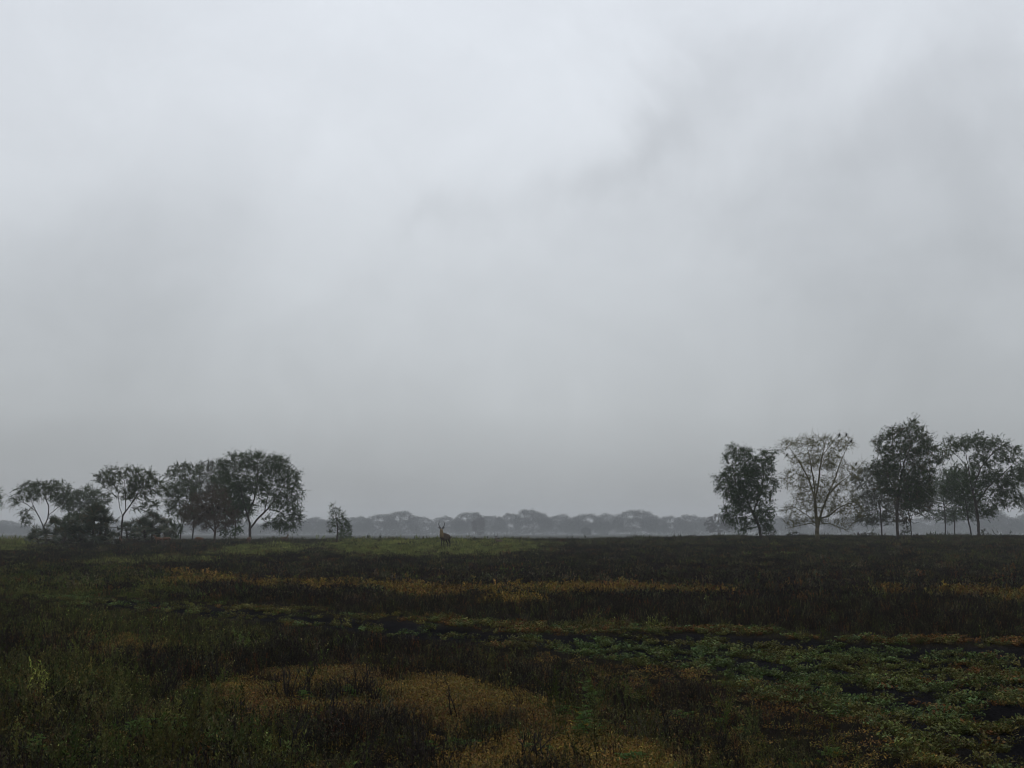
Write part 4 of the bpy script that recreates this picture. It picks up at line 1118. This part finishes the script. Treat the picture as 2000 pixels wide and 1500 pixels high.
def make_palm(px, dist, label, heads, seed, py0=None, group='fan palms of the left clump', dead=0.15):
    """heads: (dx metres, dy metres, height, fronds, size)"""
    rng = np.random.default_rng(seed)
    loc = at(px, 0, dist)
    root = empty('fan_palm', loc)
    tag(root, label, 'palm', group)
    for dx, dy, hz, nf, sz in heads:
        g = Geo()
        pts = [(dx * 0.6, dy * 0.6, -0.2), (dx * 0.9, dy * 0.9, hz * 0.5), (dx, dy, hz)]
        g.tube(pts, [0.16, 0.13, 0.12], 7, (0.05, 0.042, 0.034))
        # old leaf bases round the stem
        kk = int(10 + hz * 12)
        t = rng.random(kk)
        Pb = np.array(pts[0]) + (np.array(pts[2]) - np.array(pts[0])) * t[:, None]
        Db = rng.normal(size=(kk, 3)); Db[:, 2] = np.abs(Db[:, 2]) * 0.4 - 0.2
        g.leaves(Pb, Db, 0.4, 0.06, rng, np.tile([[0.06, 0.05, 0.035]], (kk, 1)))
        link('stem', g.mesh('stem', True), root, M_BARK)
        for i in range(nf):
            az = i * 2.39996 + rng.normal() * 0.2
            el = math.radians(rng.uniform(-25, 85) if i > nf * 0.25 else rng.uniform(45, 88))
            if rng.random() < dead: el = math.radians(rng.uniform(-60, -20))
            fr = link('frond', FANS[int(rng.integers(0, 5))], root, M_PALM)
            s = sz * rng.uniform(0.75, 1.15)
            fr.location = (dx, dy, hz - 0.1 * rng.random())
            fr.scale = (s, s, s)
            fr.rotation_euler = Matrix.Rotation(az, 3, 'Z').to_4x4().to_3x3().__matmul__(Matrix.Rotation(-(math.pi / 2 - el), 3, 'X')).__matmul__(Matrix.Rotation(rng.normal() * 0.4, 3, 'Z')).to_euler()
    return root
make_palm(96, 140, 'low spiky palm thicket at the left end of the left clump', [(-1.1, 0, 0.5, 13, 1.15), (0.5, 0.4, 1.7, 16, 1.15), (-0.2, -0.5, 0.5, 12, 1.0), (1.5, 0.2, 0.9, 13, 1.05), (-1.7, -0.2, 0.2, 9, 0.9)], 1)
make_palm(178, 142, 'big bushy fan palm, tallest of the left clump', [(0.1, 0.4, 2.9, 26, 1.25), (-1.3, 0, 1.7, 20, 1.25), (1.5, 0.1, 1.8, 20, 1.25), (0.6, -0.7, 1.0, 16, 1.15), (-0.9, -0.6, 0.8, 16, 1.15), (2.1, -0.3, 0.6, 13, 1.05), (0.3, -0.3, 2.0, 20, 1.2),
          (-2.1, -0.2, 0.6, 12, 1.05), (0.9, 0.3, 2.6, 16, 1.15)], 2)
make_palm(296, 156, 'rounded palm bush right of the forked acacia', [(0.0, 0.2, 2.2, 20, 1.15), (-0.9, 0.1, 1.5, 17, 1.1), (0.9, 0.0, 1.7, 17, 1.15), (0.2, -0.6, 0.7, 14, 1.1), (-1.4, 0, 0.5, 11, 1.0), (1.4, -0.3, 0.6, 12, 1.0)], 3)
make_palm(256, 178, 'hazy palm thicket behind the forked acacia trunk', [(-0.6, 0, 1.2, 14, 1.1), (0.6, 0.2, 1.5, 15, 1.15), (0.1, -0.4, 0.5, 11, 1.0)], 4)
make_palm(322, 174, 'small palm between the rounded palm bush and the twiggy tree', [(0, 0, 0.9, 13, 1.0), (0.7, 0.1, 0.4, 10, 0.9)], 5)

# ------------------------------------------------------------------ antelopes
def coat(name, leg, body, neck, face_z, dark_top=None):
    m, nt = new_mat(name)
    out = nt.nodes.new('ShaderNodeOutputMaterial')
    tc = nt.nodes.new('ShaderNodeTexCoord'); sep = nt.nodes.new('ShaderNodeSeparateXYZ')
    nt.links.new(tc.outputs['Object'], sep.inputs[0])
    n = nt.nodes.new('ShaderNodeTexNoise'); n.inputs['Scale'].default_value = 7; n.inputs['Detail'].default_value = 6
    nt.links.new(tc.outputs['Object'], n.inputs['Vector'])
    ad = nt.nodes.new('ShaderNodeMath'); ad.operation = 'MULTIPLY_ADD'; ad.inputs[1].default_value = 0.12
    nt.links.new(n.outputs['Fac'], ad.inputs[0]); nt.links.new(sep.outputs['Z'], ad.inputs[2])
    r = nt.nodes.new('ShaderNodeValToRGB')
    dv = nt.nodes.new('ShaderNodeMath'); dv.operation = 'DIVIDE'; dv.inputs[1].default_value = 2.0
    nt.links.new(ad.outputs[0], dv.inputs[0]); nt.links.new(dv.outputs[0], r.inputs[0])
    el = r.color_ramp.elements
    el[0].position = 0.36; el[0].color = (*leg, 1)
    el[1].position = 0.46; el[1].color = (*body, 1)
    # throat and chest: forward of the shoulder
    r2 = nt.nodes.new('ShaderNodeMapRange'); r2.interpolation_type = 'SMOOTHSTEP'
    r2.inputs[1].default_value = -0.36; r2.inputs[2].default_value = -0.62; r2.inputs[3].default_value = 0; r2.inputs[4].default_value = 1
    nt.links.new(sep.outputs['Y'], r2.inputs[0])
    r3 = nt.nodes.new('ShaderNodeMapRange'); r3.interpolation_type = 'SMOOTHSTEP'
    r3.inputs[1].default_value = 0.85; r3.inputs[2].default_value = 1.05; r3.inputs[3].default_value = 0; r3.inputs[4].default_value = 1
    nt.links.new(sep.outputs['Z'], r3.inputs[0])
    mm = nt.nodes.new('ShaderNodeMath'); mm.operation = 'MULTIPLY'
    nt.links.new(r2.outputs[0], mm.inputs[0]); nt.links.new(r3.outputs[0], mm.inputs[1])
    mx = nt.nodes.new('ShaderNodeMix'); mx.data_type = 'RGBA'
    nt.links.new(mm.outputs[0], mx.inputs['Factor']); nt.links.new(r.outputs[0], mx.inputs['A']); mx.inputs['B'].default_value = (*neck, 1)
    # darker face above the throat
    r4 = nt.nodes.new('ShaderNodeMapRange'); r4.inputs[1].default_value = face_z; r4.inputs[2].default_value = face_z + 0.12; r4.inputs[3].default_value = 0; r4.inputs[4].default_value = 0.75
    nt.links.new(sep.outputs['Z'], r4.inputs[0])
    mx2 = nt.nodes.new('ShaderNodeMix'); mx2.data_type = 'RGBA'
    nt.links.new(r4.outputs[0], mx2.inputs['Factor']); nt.links.new(mx.outputs['Result'], mx2.inputs['A']); mx2.inputs['B'].default_value = (*body, 1)
    p = nt.nodes.new('ShaderNodeBsdfPrincipled'); p.inputs['Roughness'].default_value = 0.8; p.inputs['Specular IOR Level'].default_value = 0.2
    nt.links.new(mx2.outputs['Result'], p.inputs['Base Color'])
    b = nt.nodes.new('ShaderNodeBump'); b.inputs['Strength'].default_value = 0.3; b.inputs['Distance'].default_value = 0.02
    n5 = nt.nodes.new('ShaderNodeTexNoise'); n5.inputs['Scale'].default_value = 60
    nt.links.new(tc.outputs['Object'], n5.inputs['Vector']); nt.links.new(n5.outputs['Fac'], b.inputs['Height']); nt.links.new(b.outputs[0], p.inputs['Normal'])
    nt.links.new(p.outputs[0], out.inputs[0])
    return m
M_WATERBUCK = coat('waterbuck_coat', (0.024, 0.018, 0.014), (0.062, 0.044, 0.030), (0.185, 0.135, 0.075), 1.66)
M_IMPALA = coat('impala_coat', (0.11, 0.068, 0.042), (0.10, 0.052, 0.030), (0.12, 0.07, 0.042), 3.0)
M_DUN = coat('dun_coat', (0.07, 0.05, 0.035), (0.085, 0.062, 0.045), (0.13, 0.10, 0.075), 3.0)
M_HORN = plant_material('horn', 0.45, 0.4, 0.0)
M_DARK = plant_material('dark_eye', 0.2, 0.5, 0.0)

def antelope(name, label, group, px, dist, heading, scale, mat, head_yaw=0.0, horns=True, grazing=False, horn_len=0.72, cat='antelope', bulk=1.0, lying=False):
    loc = at(px, 0, dist)
    if lying: loc[2] -= 0.66 * scale
    root = empty(name, loc, heading)
    root.scale = (scale,) * 3
    tag(root, label, cat, group)
    V, E, R = [], [], []
    def v(p, r, parent=None):
        V.append(p); R.append(r if isinstance(r, tuple) else (r, r))
        if parent is not None: E.append((parent, len(V) - 1))
        return len(V) - 1
    nb = Vector((0, -0.50, 1.24))
    rot = Matrix.Rotation(head_yaw, 3, 'Z')
    def hd(p, f=1.0):
        q = Vector(p) - nb
        if grazing:
            q = Matrix.Rotation(math.radians(118), 3, 'X') @ q
            q.z = max(q.z, -1.18)
        q = Matrix.Rotation(head_yaw * f, 3, 'Z') @ q
        return tuple(nb + q)
    B = bulk
    pel = v((0, 0.52, 1.12), (0.20 * B, 0.23 * B))
    mid = v((0, 0.10, 1.02), (0.25 * B, 0.30 * B), pel)
    che = v((0, -0.30, 1.08), (0.20 * B, 0.27 * B), mid)
    neb = v(tuple(nb), (0.185 * B ** 0.5, 0.21 * B ** 0.5), che)
    nm = v(hd((0, -0.58, 1.48), 0.6), (0.145 * B ** 0.5, 0.15 * B ** 0.5), neb)
    hb = v(hd((0, -0.63, 1.72)), (0.118, 0.118), nm)
    hm = v(hd((0, -0.78, 1.67)), (0.092, 0.088), hb)
    mz = v(hd((0, -0.93, 1.58)), (0.05, 0.045), hm)
    LZ = 0.66 if lying else 0.0
    t1 = v((0, 0.74, 1.18), 0.045, pel)
    t2 = v((0, 0.82, 0.95), 0.03, t1)
    v((0, 0.80, 0.72), 0.035, t2)
    for s in (-1, 1):
        if lying:                                       # legs folded under the body
            a = v((s * 0.19, 0.50, 0.96), (0.12, 0.14), pel)
            b = v((s * 0.27, 0.14, 0.86), (0.08, 0.09), a)
            c = v((s * 0.26, 0.52, 0.74), 0.045, b)
            v((s * 0.22, 0.22, 0.70), 0.034, c)
            a = v((s * 0.15, -0.34, 0.86), (0.09, 0.10), che)
            b = v((s * 0.17, -0.62, 0.74), 0.05, a)
            v((s * 0.16, -0.26, 0.70), 0.034, b)
            continue
        a = v((s * 0.13, 0.56, 0.94), (0.135, 0.18), pel)
        b = v((s * 0.145, 0.44, 0.74), (0.08, 0.10), a)
        c = v((s * 0.135, 0.66, 0.47), (0.044, 0.052), b)
        d = v((s * 0.135, 0.63, 0.14), 0.032, c)
        v((s * 0.135, 0.58, 0.03), 0.04, d)
        a = v((s * 0.12, -0.33, 0.88), (0.10, 0.12), che)
        b = v((s * 0.125, -0.28, 0.68), (0.065, 0.075), a)
        c = v((s * 0.12, -0.33, 0.40), 0.043, b)
        d = v((s * 0.12, -0.33, 0.12), 0.031, c)
        v((s * 0.12, -0.37, 0.03), 0.04, d)
    me = bpy.data.meshes.new('body')
    me.from_pydata(V, E, [])
    body = link('body', me, root, mat)
    sk = body.modifiers.new('skin', 'SKIN'); sk.use_smooth_shade = True
    for i, sv in enumerate(me.skin_vertices[0].data):
        sv.radius = R[i]; sv.use_root = (i == 0)
    ss = body.modifiers.new('subdivision', 'SUBSURF'); ss.levels = 2; ss.render_levels = 2
    for s in (-1, 1):
        g = Geo()                                       # ear: folded leaf shape
        e0 = Vector((s * 0.045, -0.62, 1.74)); e1 = Vector((s * 0.20, -0.60, 1.83)); e2 = Vector((s * 0.30, -0.60, 1.86))
        up = Vector((0, 0, 0.062)); bk = Vector((0, 0.035, 0))
        g.add([hd(p) for p in (e0, e1 + up, e1 - up, e2, e1 + bk)], tris=[(0, 4, 1), (0, 2, 4), (1, 4, 3), (4, 2, 3), (0, 1, 2), (1, 3, 2)], col=(0.05, 0.038, 0.03))
        link('ear', g.mesh('ear', True), root, M_HORN)
        g = Geo()                                       # eye
        c = np.array(hd((s * 0.082, -0.73, 1.715)))
        for q in ((0, 0, 0.016), (0, 0, -0.016)):
            g.add([c + (0.016, 0, 0), c + (0, 0.016, 0), c + (-0.016, 0, 0), c + (0, -0.016, 0), c + np.array(q)], tris=[(0, 1, 4), (1, 2, 4), (2, 3, 4), (3, 0, 4)], col=(0.01, 0.008, 0.007))
        link('eye', g.mesh('eye', True), root, M_DARK)
        if horns:
            g = Geo(); k = 14
            t = np.linspace(0, 1, k)
            X = s * (0.045 + 0.235 * np.sin(np.clip(t * 1.25, 0, 1) * math.pi / 2) - 0.13 * sstep(0.6, 1.0, t)) 
            Y = -0.66 + 0.22 * np.sin(t * math.pi * 0.8) - 0.05 * t
            Z = 1.80 + horn_len * (0.16 * t + 0.84 * t ** 1.35)
            pts = np.array([hd(p) for p in zip(X, Y, Z)])
            rr = 0.034 * (1 - t) ** 0.75 + 0.006
            rr[1:-2:2] *= 1.15                           # rings
            g.tube(pts, rr, 7, (0.022, 0.019, 0.017))
            link('horn', g.mesh('horn', True), root, M_HORN)
    g = Geo()
    c = np.array(hd((0, -0.965, 1.575)))
    q = np.array([[0.03, 0, 0.02], [-0.03, 0, 0.02], [-0.022, 0, -0.02], [0.022, 0, -0.02]])
    f = np.array(hd((0, -0.99, 1.572)))
    g.add(np.concatenate([c + q, [f]]), tris=[(0, 1, 4), (1, 2, 4), (2, 3, 4), (3, 0, 4)], col=(0.015, 0.012, 0.012))
    link('nose', g.mesh('nose', True), root, M_HORN)
    return root

antelope('waterbuck', 'horned waterbuck standing on the green rise looking at the camera', None, 868.5, 126, math.radians(-31), 1.02, M_WATERBUCK, head_yaw=math.radians(28), bulk=1.22, horn_len=0.66)
antelope('antelope', 'horned antelope facing right below the largest tree of the left clump', None, 556, 150, math.radians(76), 0.56, M_DUN, head_yaw=math.radians(-30))
antelope('antelope', 'pale horned antelope resting in the grass right of the waterbuck', None, 974, 150, math.radians(-66), 0.62, M_DUN, head_yaw=math.radians(56), lying=True)
IMP = 'reddish impalas below the left trees'
antelope('impala', 'reddish impala right of the rounded palm bush, left of its pair', IMP, 309, 146, math.radians(-84), 0.60, M_IMPALA, horns=False)
antelope('impala', 'reddish impala right of the rounded palm bush, right of its pair', IMP, 325, 149, math.radians(80), 0.58, M_IMPALA, horns=False, grazing=True)
antelope('impala', 'reddish impala grazing left of the leafless brown tree', IMP, 389, 149, math.radians(-75), 0.56, M_IMPALA, horns=False, grazing=True)
antelope('impala', 'tawny impala at the foot of the largest left tree trunk', IMP, 486, 147, math.radians(30), 0.58, M_IMPALA, horns=False, grazing=True)
antelope('impala', 'tawny impala seen from the front below the forked acacia', IMP, 235, 143, math.radians(8), 0.58, M_IMPALA, horns=False)

# ------------------------------------------------------------------ nests and birds in the trees
def near_node(P, loc, px, py):
    u, v = project(P[:, 0] + loc[0], P[:, 1] + loc[1], P[:, 2] + loc[2])
    k = int(np.argmin((u - px) ** 2 + (v - py) ** 2))
    return P[k] + loc
def nest_mesh():
    rng = np.random.default_rng(5)
    g = Geo()
    nu, nv = 10, 7
    V = []
    for j in range(nv + 1):
        th = math.pi * j / nv
        for i in range(nu):
            ph = 2 * math.pi * i / nu
            r = 0.17 * (1 + 0.12 * rng.normal())
            V.append((r * math.sin(th) * math.cos(ph), r * math.sin(th) * math.sin(ph), r * 1.15 * math.cos(th) - 0.2))
    Q = [(j * nu + i, j * nu + (i + 1) % nu, (j + 1) * nu + (i + 1) % nu, (j + 1) * nu + i) for j in range(nv) for i in range(nu)]
    g.add(V, quads=Q, col=(0.028, 0.022, 0.017))
    g.tube([(0.08, 0, -0.3), (0.11, 0, -0.42)], [0.07, 0.06], 7, (0.025, 0.02, 0.016))
    g.tube([(0, 0, 0.1), (0, 0, -0.05)], [0.012, 0.03], 4, (0.03, 0.024, 0.018))
    D = rng.normal(size=(60, 3)); D /= np.linalg.norm(D, axis=1, keepdims=True)
    g.leaves(D * 0.16 + np.array([0, 0, -0.2]), D + 0.8 * rng.normal(size=(60, 3)), 0.13, 0.012, rng, np.tile([[0.035, 0.028, 0.02]], (60, 1)))
    return g.mesh('nest')
NEST = nest_mesh()
bl = np.array(brown_tree.location)
for px, py in ((396, 985), (426, 984), (410, 990), (404, 997), (379, 1004), (391, 1006), (453, 1000), (440, 992)):
    p = near_node(BP, bl, px, py)
    o = link('bird_nest', NEST, None, M_BARK)
    o.location = tuple(p)
    o.rotation_euler = (0, 0, random.random() * 6)
    tag(o, 'small dark woven nest hanging in the leafless brown tree', 'nest', 'nests in the brown tree')
def bird_mesh():
    g = Geo(); t = np.linspace(0, 1, 9)
    prof = np.array([0.012, 0.045, 0.075, 0.085, 0.075, 0.05, 0.045, 0.05, 0.012])
    pts = np.stack([0 * t, 0.16 - 0.26 * t, 0.03 + 0.25 * t], axis=1)
    g.tube(pts, prof, 8, (0.016, 0.016, 0.018))
    g.tube([(0, -0.11, 0.27), (0, -0.18, 0.26)], [0.014, 0.002], 4, (0.03, 0.025, 0.02))
    g.add([(-0.03, 0.14, 0.05), (0.03, 0.14, 0.05), (0.045, 0.36, -0.10), (-0.045, 0.36, -0.10), (0, 0.34, -0.075)], quads=[(0, 1, 2, 3)], tris=[(0, 1, 4)], col=(0.016, 0.016, 0.018))
    for s in (-1, 1):
        g.add([(s * 0.07, 0.0, 0.2), (s * 0.085, 0.08, 0.08), (s * 0.03, 0.24, 0.0), (s * 0.05, 0.06, 0.17)], quads=[(0, 1, 2, 3)], col=(0.014, 0.014, 0.016))
        g.tube([(s * 0.03, 0.02, 0.06), (s * 0.03, 0.0, -0.01)], [0.008, 0.006], 4, (0.03, 0.025, 0.02))
    return g.mesh('bird', True)
BIRD = bird_mesh()
fl = np.array(bare_tree.location)
for px, py, lab in ((1646, 841, 'dark bird perched at the top of the pale bare tree, left of two'), (1653, 845, 'dark bird perched at the top of the pale bare tree, right of two'),
                    (1662, 866, 'dark bird perched on the upper right limb of the pale bare tree'), (1543, 889, 'dark bird perched on the left limb of the pale bare tree'),
                    (1674, 903, 'dark bird perched on the long right limb of the pale bare tree')):
    p = near_node(FP, fl, px, py)
    o = link('perched_bird', BIRD, None, M_BARK)
    o.location = (p[0], p[1], p[2] + 0.01)
    o.rotation_euler = (0, 0, random.random() * 6)
    o.scale = (1.15,) * 3
    tag(o, lab, 'bird', 'birds in the pale bare tree')

# ------------------------------------------------------------------ foreground: bare shrubs and feathery weeds
def twig_shrub(px, py, top, label, seed, lean=0.0, stems=4, spread=0.5):
    rng = np.random.default_rng(seed)
    p = ground_hit(px, py)
    z = float(ground(p.x, p.y))
    hgt = (py - top) / F * p.y
    root = empty('bare_shrub', (p.x, p.y, z))
    tag(root, label, 'shrub', 'bare dark shrubs in the foreground')
    for s in range(stems):
        g = Geo()
        a = rng.random() * 6.283
        d = np.array([math.cos(a) * spread * rng.random() + lean, math.sin(a) * spread * rng.random(), 1.0])
        H = hgt * (1.0 if s == 0 else rng.uniform(0.45, 0.95))
        def grow(p0, d, L, r, lev):
            k = 5
            pts = [p0]
            for i in range(k):
                d = d + rng.normal(size=3) * 0.16 + np.array([0, 0, 0.05])
                d = d / np.linalg.norm(d)
                pts.append(pts[-1] + d * L / k)
            pts = np.array(pts)
            rr = np.linspace(r, r * 0.45, k + 1)
            col = np.array([0.016, 0.013, 0.011]) * (1 + 0.2 * rng.random())
            g.tube(pts, rr, 4, col)
            if lev < 2:
                for j in range(1, k + 1):
                    for rep in range(2 if lev == 0 else 1):
                        if rng.random() < (0.62 if lev == 0 else 0.5):
                            dd = d + rng.normal(size=3) * 0.55; dd[2] = abs(dd[2]) * 0.9 + 0.15; dd /= np.linalg.norm(dd)
                            grow(pts[j], dd, L * rng.uniform(0.22, 0.48), rr[j] * 0.62, lev + 1)
            else:
                m = 2
                g.leaves(np.repeat(pts[-1:], m, 0) + rng.normal(size=(m, 3)) * 0.01, rng.normal(size=(m, 3)), 0.022, 0.01, rng, np.tile([[0.02, 0.017, 0.013]], (m, 1)))
        grow(np.array([rng.normal() * 0.03, rng.normal() * 0.03, -0.04]), d / np.linalg.norm(d), H, 0.0085, 0)
        link('stem', g.mesh('stem'), root, M_TWIG)

SHRUBS = [
    (645, 1406, 1318, 'forked black bare shrub at the left edge of the golden patch', 0.0, 5),
    (566, 1364, 1290, 'thick black twiggy shrub, left of the pair behind the golden patch', 0.0, 6),
    (600, 1366, 1274, 'tall thin black shrub, right of the pair behind the golden patch', 0.05, 3),
    (706, 1366, 1292, 'black shrub with many upright shoots on the golden patch', 0.05, 6),
    (730, 1372, 1318, 'short dense black shrub touching the many-shooted one', 0.1, 5),
    (565, 1492, 1378, 'tall black bare shrub arching right near the bottom edge', 0.25, 4),
    (600, 1480, 1410, 'black bare shrub crossing the arching one near the bottom edge', -0.1, 4),
    (718, 1494, 1408, 'black spindly shrub near the bottom edge left of centre', 0.15, 4),
    (815, 1488, 1392, 'black slender shrub leaning right near the bottom edge', 0.2, 3),
    (888, 1412, 1328, 'single tall black stalk curving right on the golden patch', 0.12, 2),
    (795, 1442, 1388, 'thin upright black stem on the golden patch', 0.0, 2),
    (1024, 1494, 1420, 'black forked shrub at the bottom edge right of centre', 0.05, 4),
    (1064, 1496, 1432, 'thin black shrub beside the forked one at the bottom edge', 0.0, 3),
    (1312, 1444, 1362, 'black stem leaning left among pale stalks right of centre', -0.4, 2),
    (206, 1376, 1332, 'black bent shrub in the left foreground below the golden mat', -0.1, 4),
    (135, 1374, 1352, 'low black twiggy shrub in the far left foreground', 0.0, 5),
    (118, 1300, 1262, 'black upright shoots on the left golden mat', 0.0, 5),
    (240, 1290, 1250, 'thin black shoots at the back of the left golden mat', 0.1, 4),
    (425, 1342, 1290, 'dark bare shrub between the left golden mat and the golden patch', 0.1, 5),
    (330, 1362, 1300, 'dark dense shrub in the left foreground among green herbs', 0.0, 6),
    (250, 1440, 1372, 'black straggly shrub left of the bright weeds at the bottom left', 0.05, 5),
    (470, 1480, 1400, 'black branching shrub right of the bright weeds at the bottom left', -0.1, 5),
    (1415, 1480, 1420, 'dark thin shrub near the bottom edge among pale stalks', 0.0, 4),
    (925, 1450, 1400, 'small black shrub on the golden patch near the leaning stem', 0.0, 3),
]
for i, (px, py, top, lab, lean, st) in enumerate(SHRUBS):
    twig_shrub(px, py, top, lab, 400 + i, lean, st)

def feather_weed(px, py, top, label, seed, stems=3):
    rng = np.random.default_rng(seed)
    p = ground_hit(px, py)
    z = float(ground(p.x, p.y))
    hgt = (py - top) / F * p.y
    root = empty('feathery_weed', (p.x, p.y, z))
    tag(root, label, 'weed', 'bright green feathery weeds in the foreground')
    for s in range(stems):
        g = Geo()
        d = np.array([rng.normal() * 0.22, rng.normal() * 0.22, 1.0])
        H = hgt * (1.0 if s == 0 else rng.uniform(0.55, 0.95))
        base = np.array([rng.normal() * 0.05, rng.normal() * 0.05, -0.04])
        pts = np.array([base, base + d * H * 0.5 + rng.normal(size=3) * 0.01, base + d * H])
        g.tube(pts, [0.005, 0.004, 0.002], 4, (0.075, 0.075, 0.035))
        stem = link('stem', g.mesh('stem'), root, M_WEED)
        g = Geo()
        for i in range(11):
            t = 0.35 + 0.65 * (i + rng.random()) / 11
            q = base + d * H * t
            a = i * 2.4 + rng.normal() * 0.3
            e = 0.5 * (t - 0.2) + 0.15
            dd = np.array([math.cos(a), math.sin(a), e]); dd /= np.linalg.norm(dd)
            L = (0.13 if t < 0.8 else 0.09) * rng.uniform(0.8, 1.25) * max(0.8, hgt / 0.35)
            tip = q + dd * L + np.array([0, 0, -0.03])
            g.segs(q, tip, 0.0016, 0.0008, 3, (0.06, 0.09, 0.03))
            m = 16
            tt = 0.15 + 0.85 * np.arange(m) / m
            side = np.cross(dd, [0, 0, 1]); side /= np.linalg.norm(side)
            sg = np.where(np.arange(m) % 2 == 0, 1.0, -1.0)
            P = q + (tip - q) * tt[:, None]
            D = side[None] * sg[:, None] + dd[None] * 0.6 + rng.normal(size=(m, 3)) * 0.15
            yel = rng.random() < 0.06
            c = leaf_cols(rng, m, (0.080, 0.135, 0.034) if not yel else (0.2, 0.14, 0.02), 0.18)
            c = np.clip(np.array((0.080, 0.135, 0.034) if not yel else (0.2, 0.14, 0.02))[None] * np.exp(0.2 * rng.normal(size=(m, 1))), 0, 1)
            g.leaves(P, D, 0.040 * (1 - 0.5 * tt), 0.014, rng, c)
        link('leaves', g.mesh('leaves'), stem, M_WEED)
WEEDS = [
    (70, 1492, 1432, 'bright feathery weed, leftmost at the bottom left', 3), (298, 1452, 1402, 'bright feathery weed with a bare lower stem, bottom left', 2), (352, 1462, 1388, 'tallest bright feathery weed in the bottom left', 4),
    (425, 1474, 1412, 'bushy bright weed right of the tallest weed, bottom left', 4), (258, 1450, 1408, 'bright weed close left of the bare-stemmed one, bottom left', 3), (30, 1320, 1290, 'bright weed at the left edge above the others', 3),
    (175, 1335, 1308, 'bright weed in front of the left golden mat', 2), (288, 1300, 1272, 'bright weed at the right end of the left golden mat', 3), (512, 1432, 1414, 'low bright weed at the left of the golden patch', 3),
    (545, 1470, 1436, 'bushy bright weed left of the arching black shrub', 4), (598, 1372, 1340, 'bright weed at the foot of the tall thin black shrub', 2), (680, 1362, 1334, 'bright weed beside the many-shooted black shrub', 3),
    (738, 1360, 1345, 'small bright weed behind the golden patch', 2), (770, 1456, 1432, 'bright low weed in the middle of the golden patch', 3), (835, 1470, 1446, 'bright weed with yellow leaves near the bottom centre', 3),
    (905, 1462, 1436, 'bright bushy weed right of the single curving stalk', 4), (960, 1432, 1410, 'bright weed at the right end of the golden patch', 3), (1130, 1446, 1376, 'large bright bushy weed right of the golden patch', 5),
    (1157, 1392, 1326, 'tall bright weed with a long bare stem before the dark band', 2), (1105, 1402, 1374, 'bright weed between the golden patch and the tall-stemmed weed', 3), (1238, 1494, 1464, 'bright weed on the rust mat near the bottom edge', 3),
    (1058, 1476, 1450, 'small bright weed by the forked shrub at the bottom edge', 3), (1342, 1410, 1384, 'bright weed among pale stalks right of centre', 2), (1410, 1420, 1392, 'bright weed with a yellow stem below the dark band', 2),
    (1622, 1478, 1456, 'bright weed below the creeper at the bottom right', 3), (1595, 1496, 1474, 'bright weed at the bottom edge right of centre', 3), (1810, 1486, 1466, 'bright weed nearest the bottom right corner', 3),
]
for i, (px, py, top, lab, st) in enumerate(WEEDS):
    feather_weed(px, py, top, lab, 500 + i, st)


# ------------------------------------------------------------------ mist
hm = bpy.data.materials.new('mist')
hm.use_nodes = True
hm.node_tree.nodes.clear()
ho = hm.node_tree.nodes.new('ShaderNodeOutputMaterial')
hv = hm.node_tree.nodes.new('ShaderNodeVolumePrincipled')
hv.inputs['Color'].default_value = (0.93, 0.965, 1.0, 1)
hv.inputs['Density'].default_value = HAZE_DENSITY
hv.inputs['Anisotropy'].default_value = 0.0
hm.node_tree.links.new(hv.outputs[0], ho.inputs['Volume'])
x0, x1, y0, y1, z0, z1 = -2000, 2000, -1300, 2600, -3.0, 46.0
hme = bpy.data.meshes.new('haze')
hme.from_pydata([(x0, y0, z0), (x1, y0, z0), (x1, y1, z0), (x0, y1, z0), (x0, y0, z1), (x1, y0, z1), (x1, y1, z1), (x0, y1, z1)], [],
                [(0, 3, 2, 1), (4, 5, 6, 7), (0, 1, 5, 4), (1, 2, 6, 5), (2, 3, 7, 6), (3, 0, 4, 7)])
tag(link('haze', hme, mat=hm), 'thin grey mist lying over the whole plain', 'mist', kind='stuff')
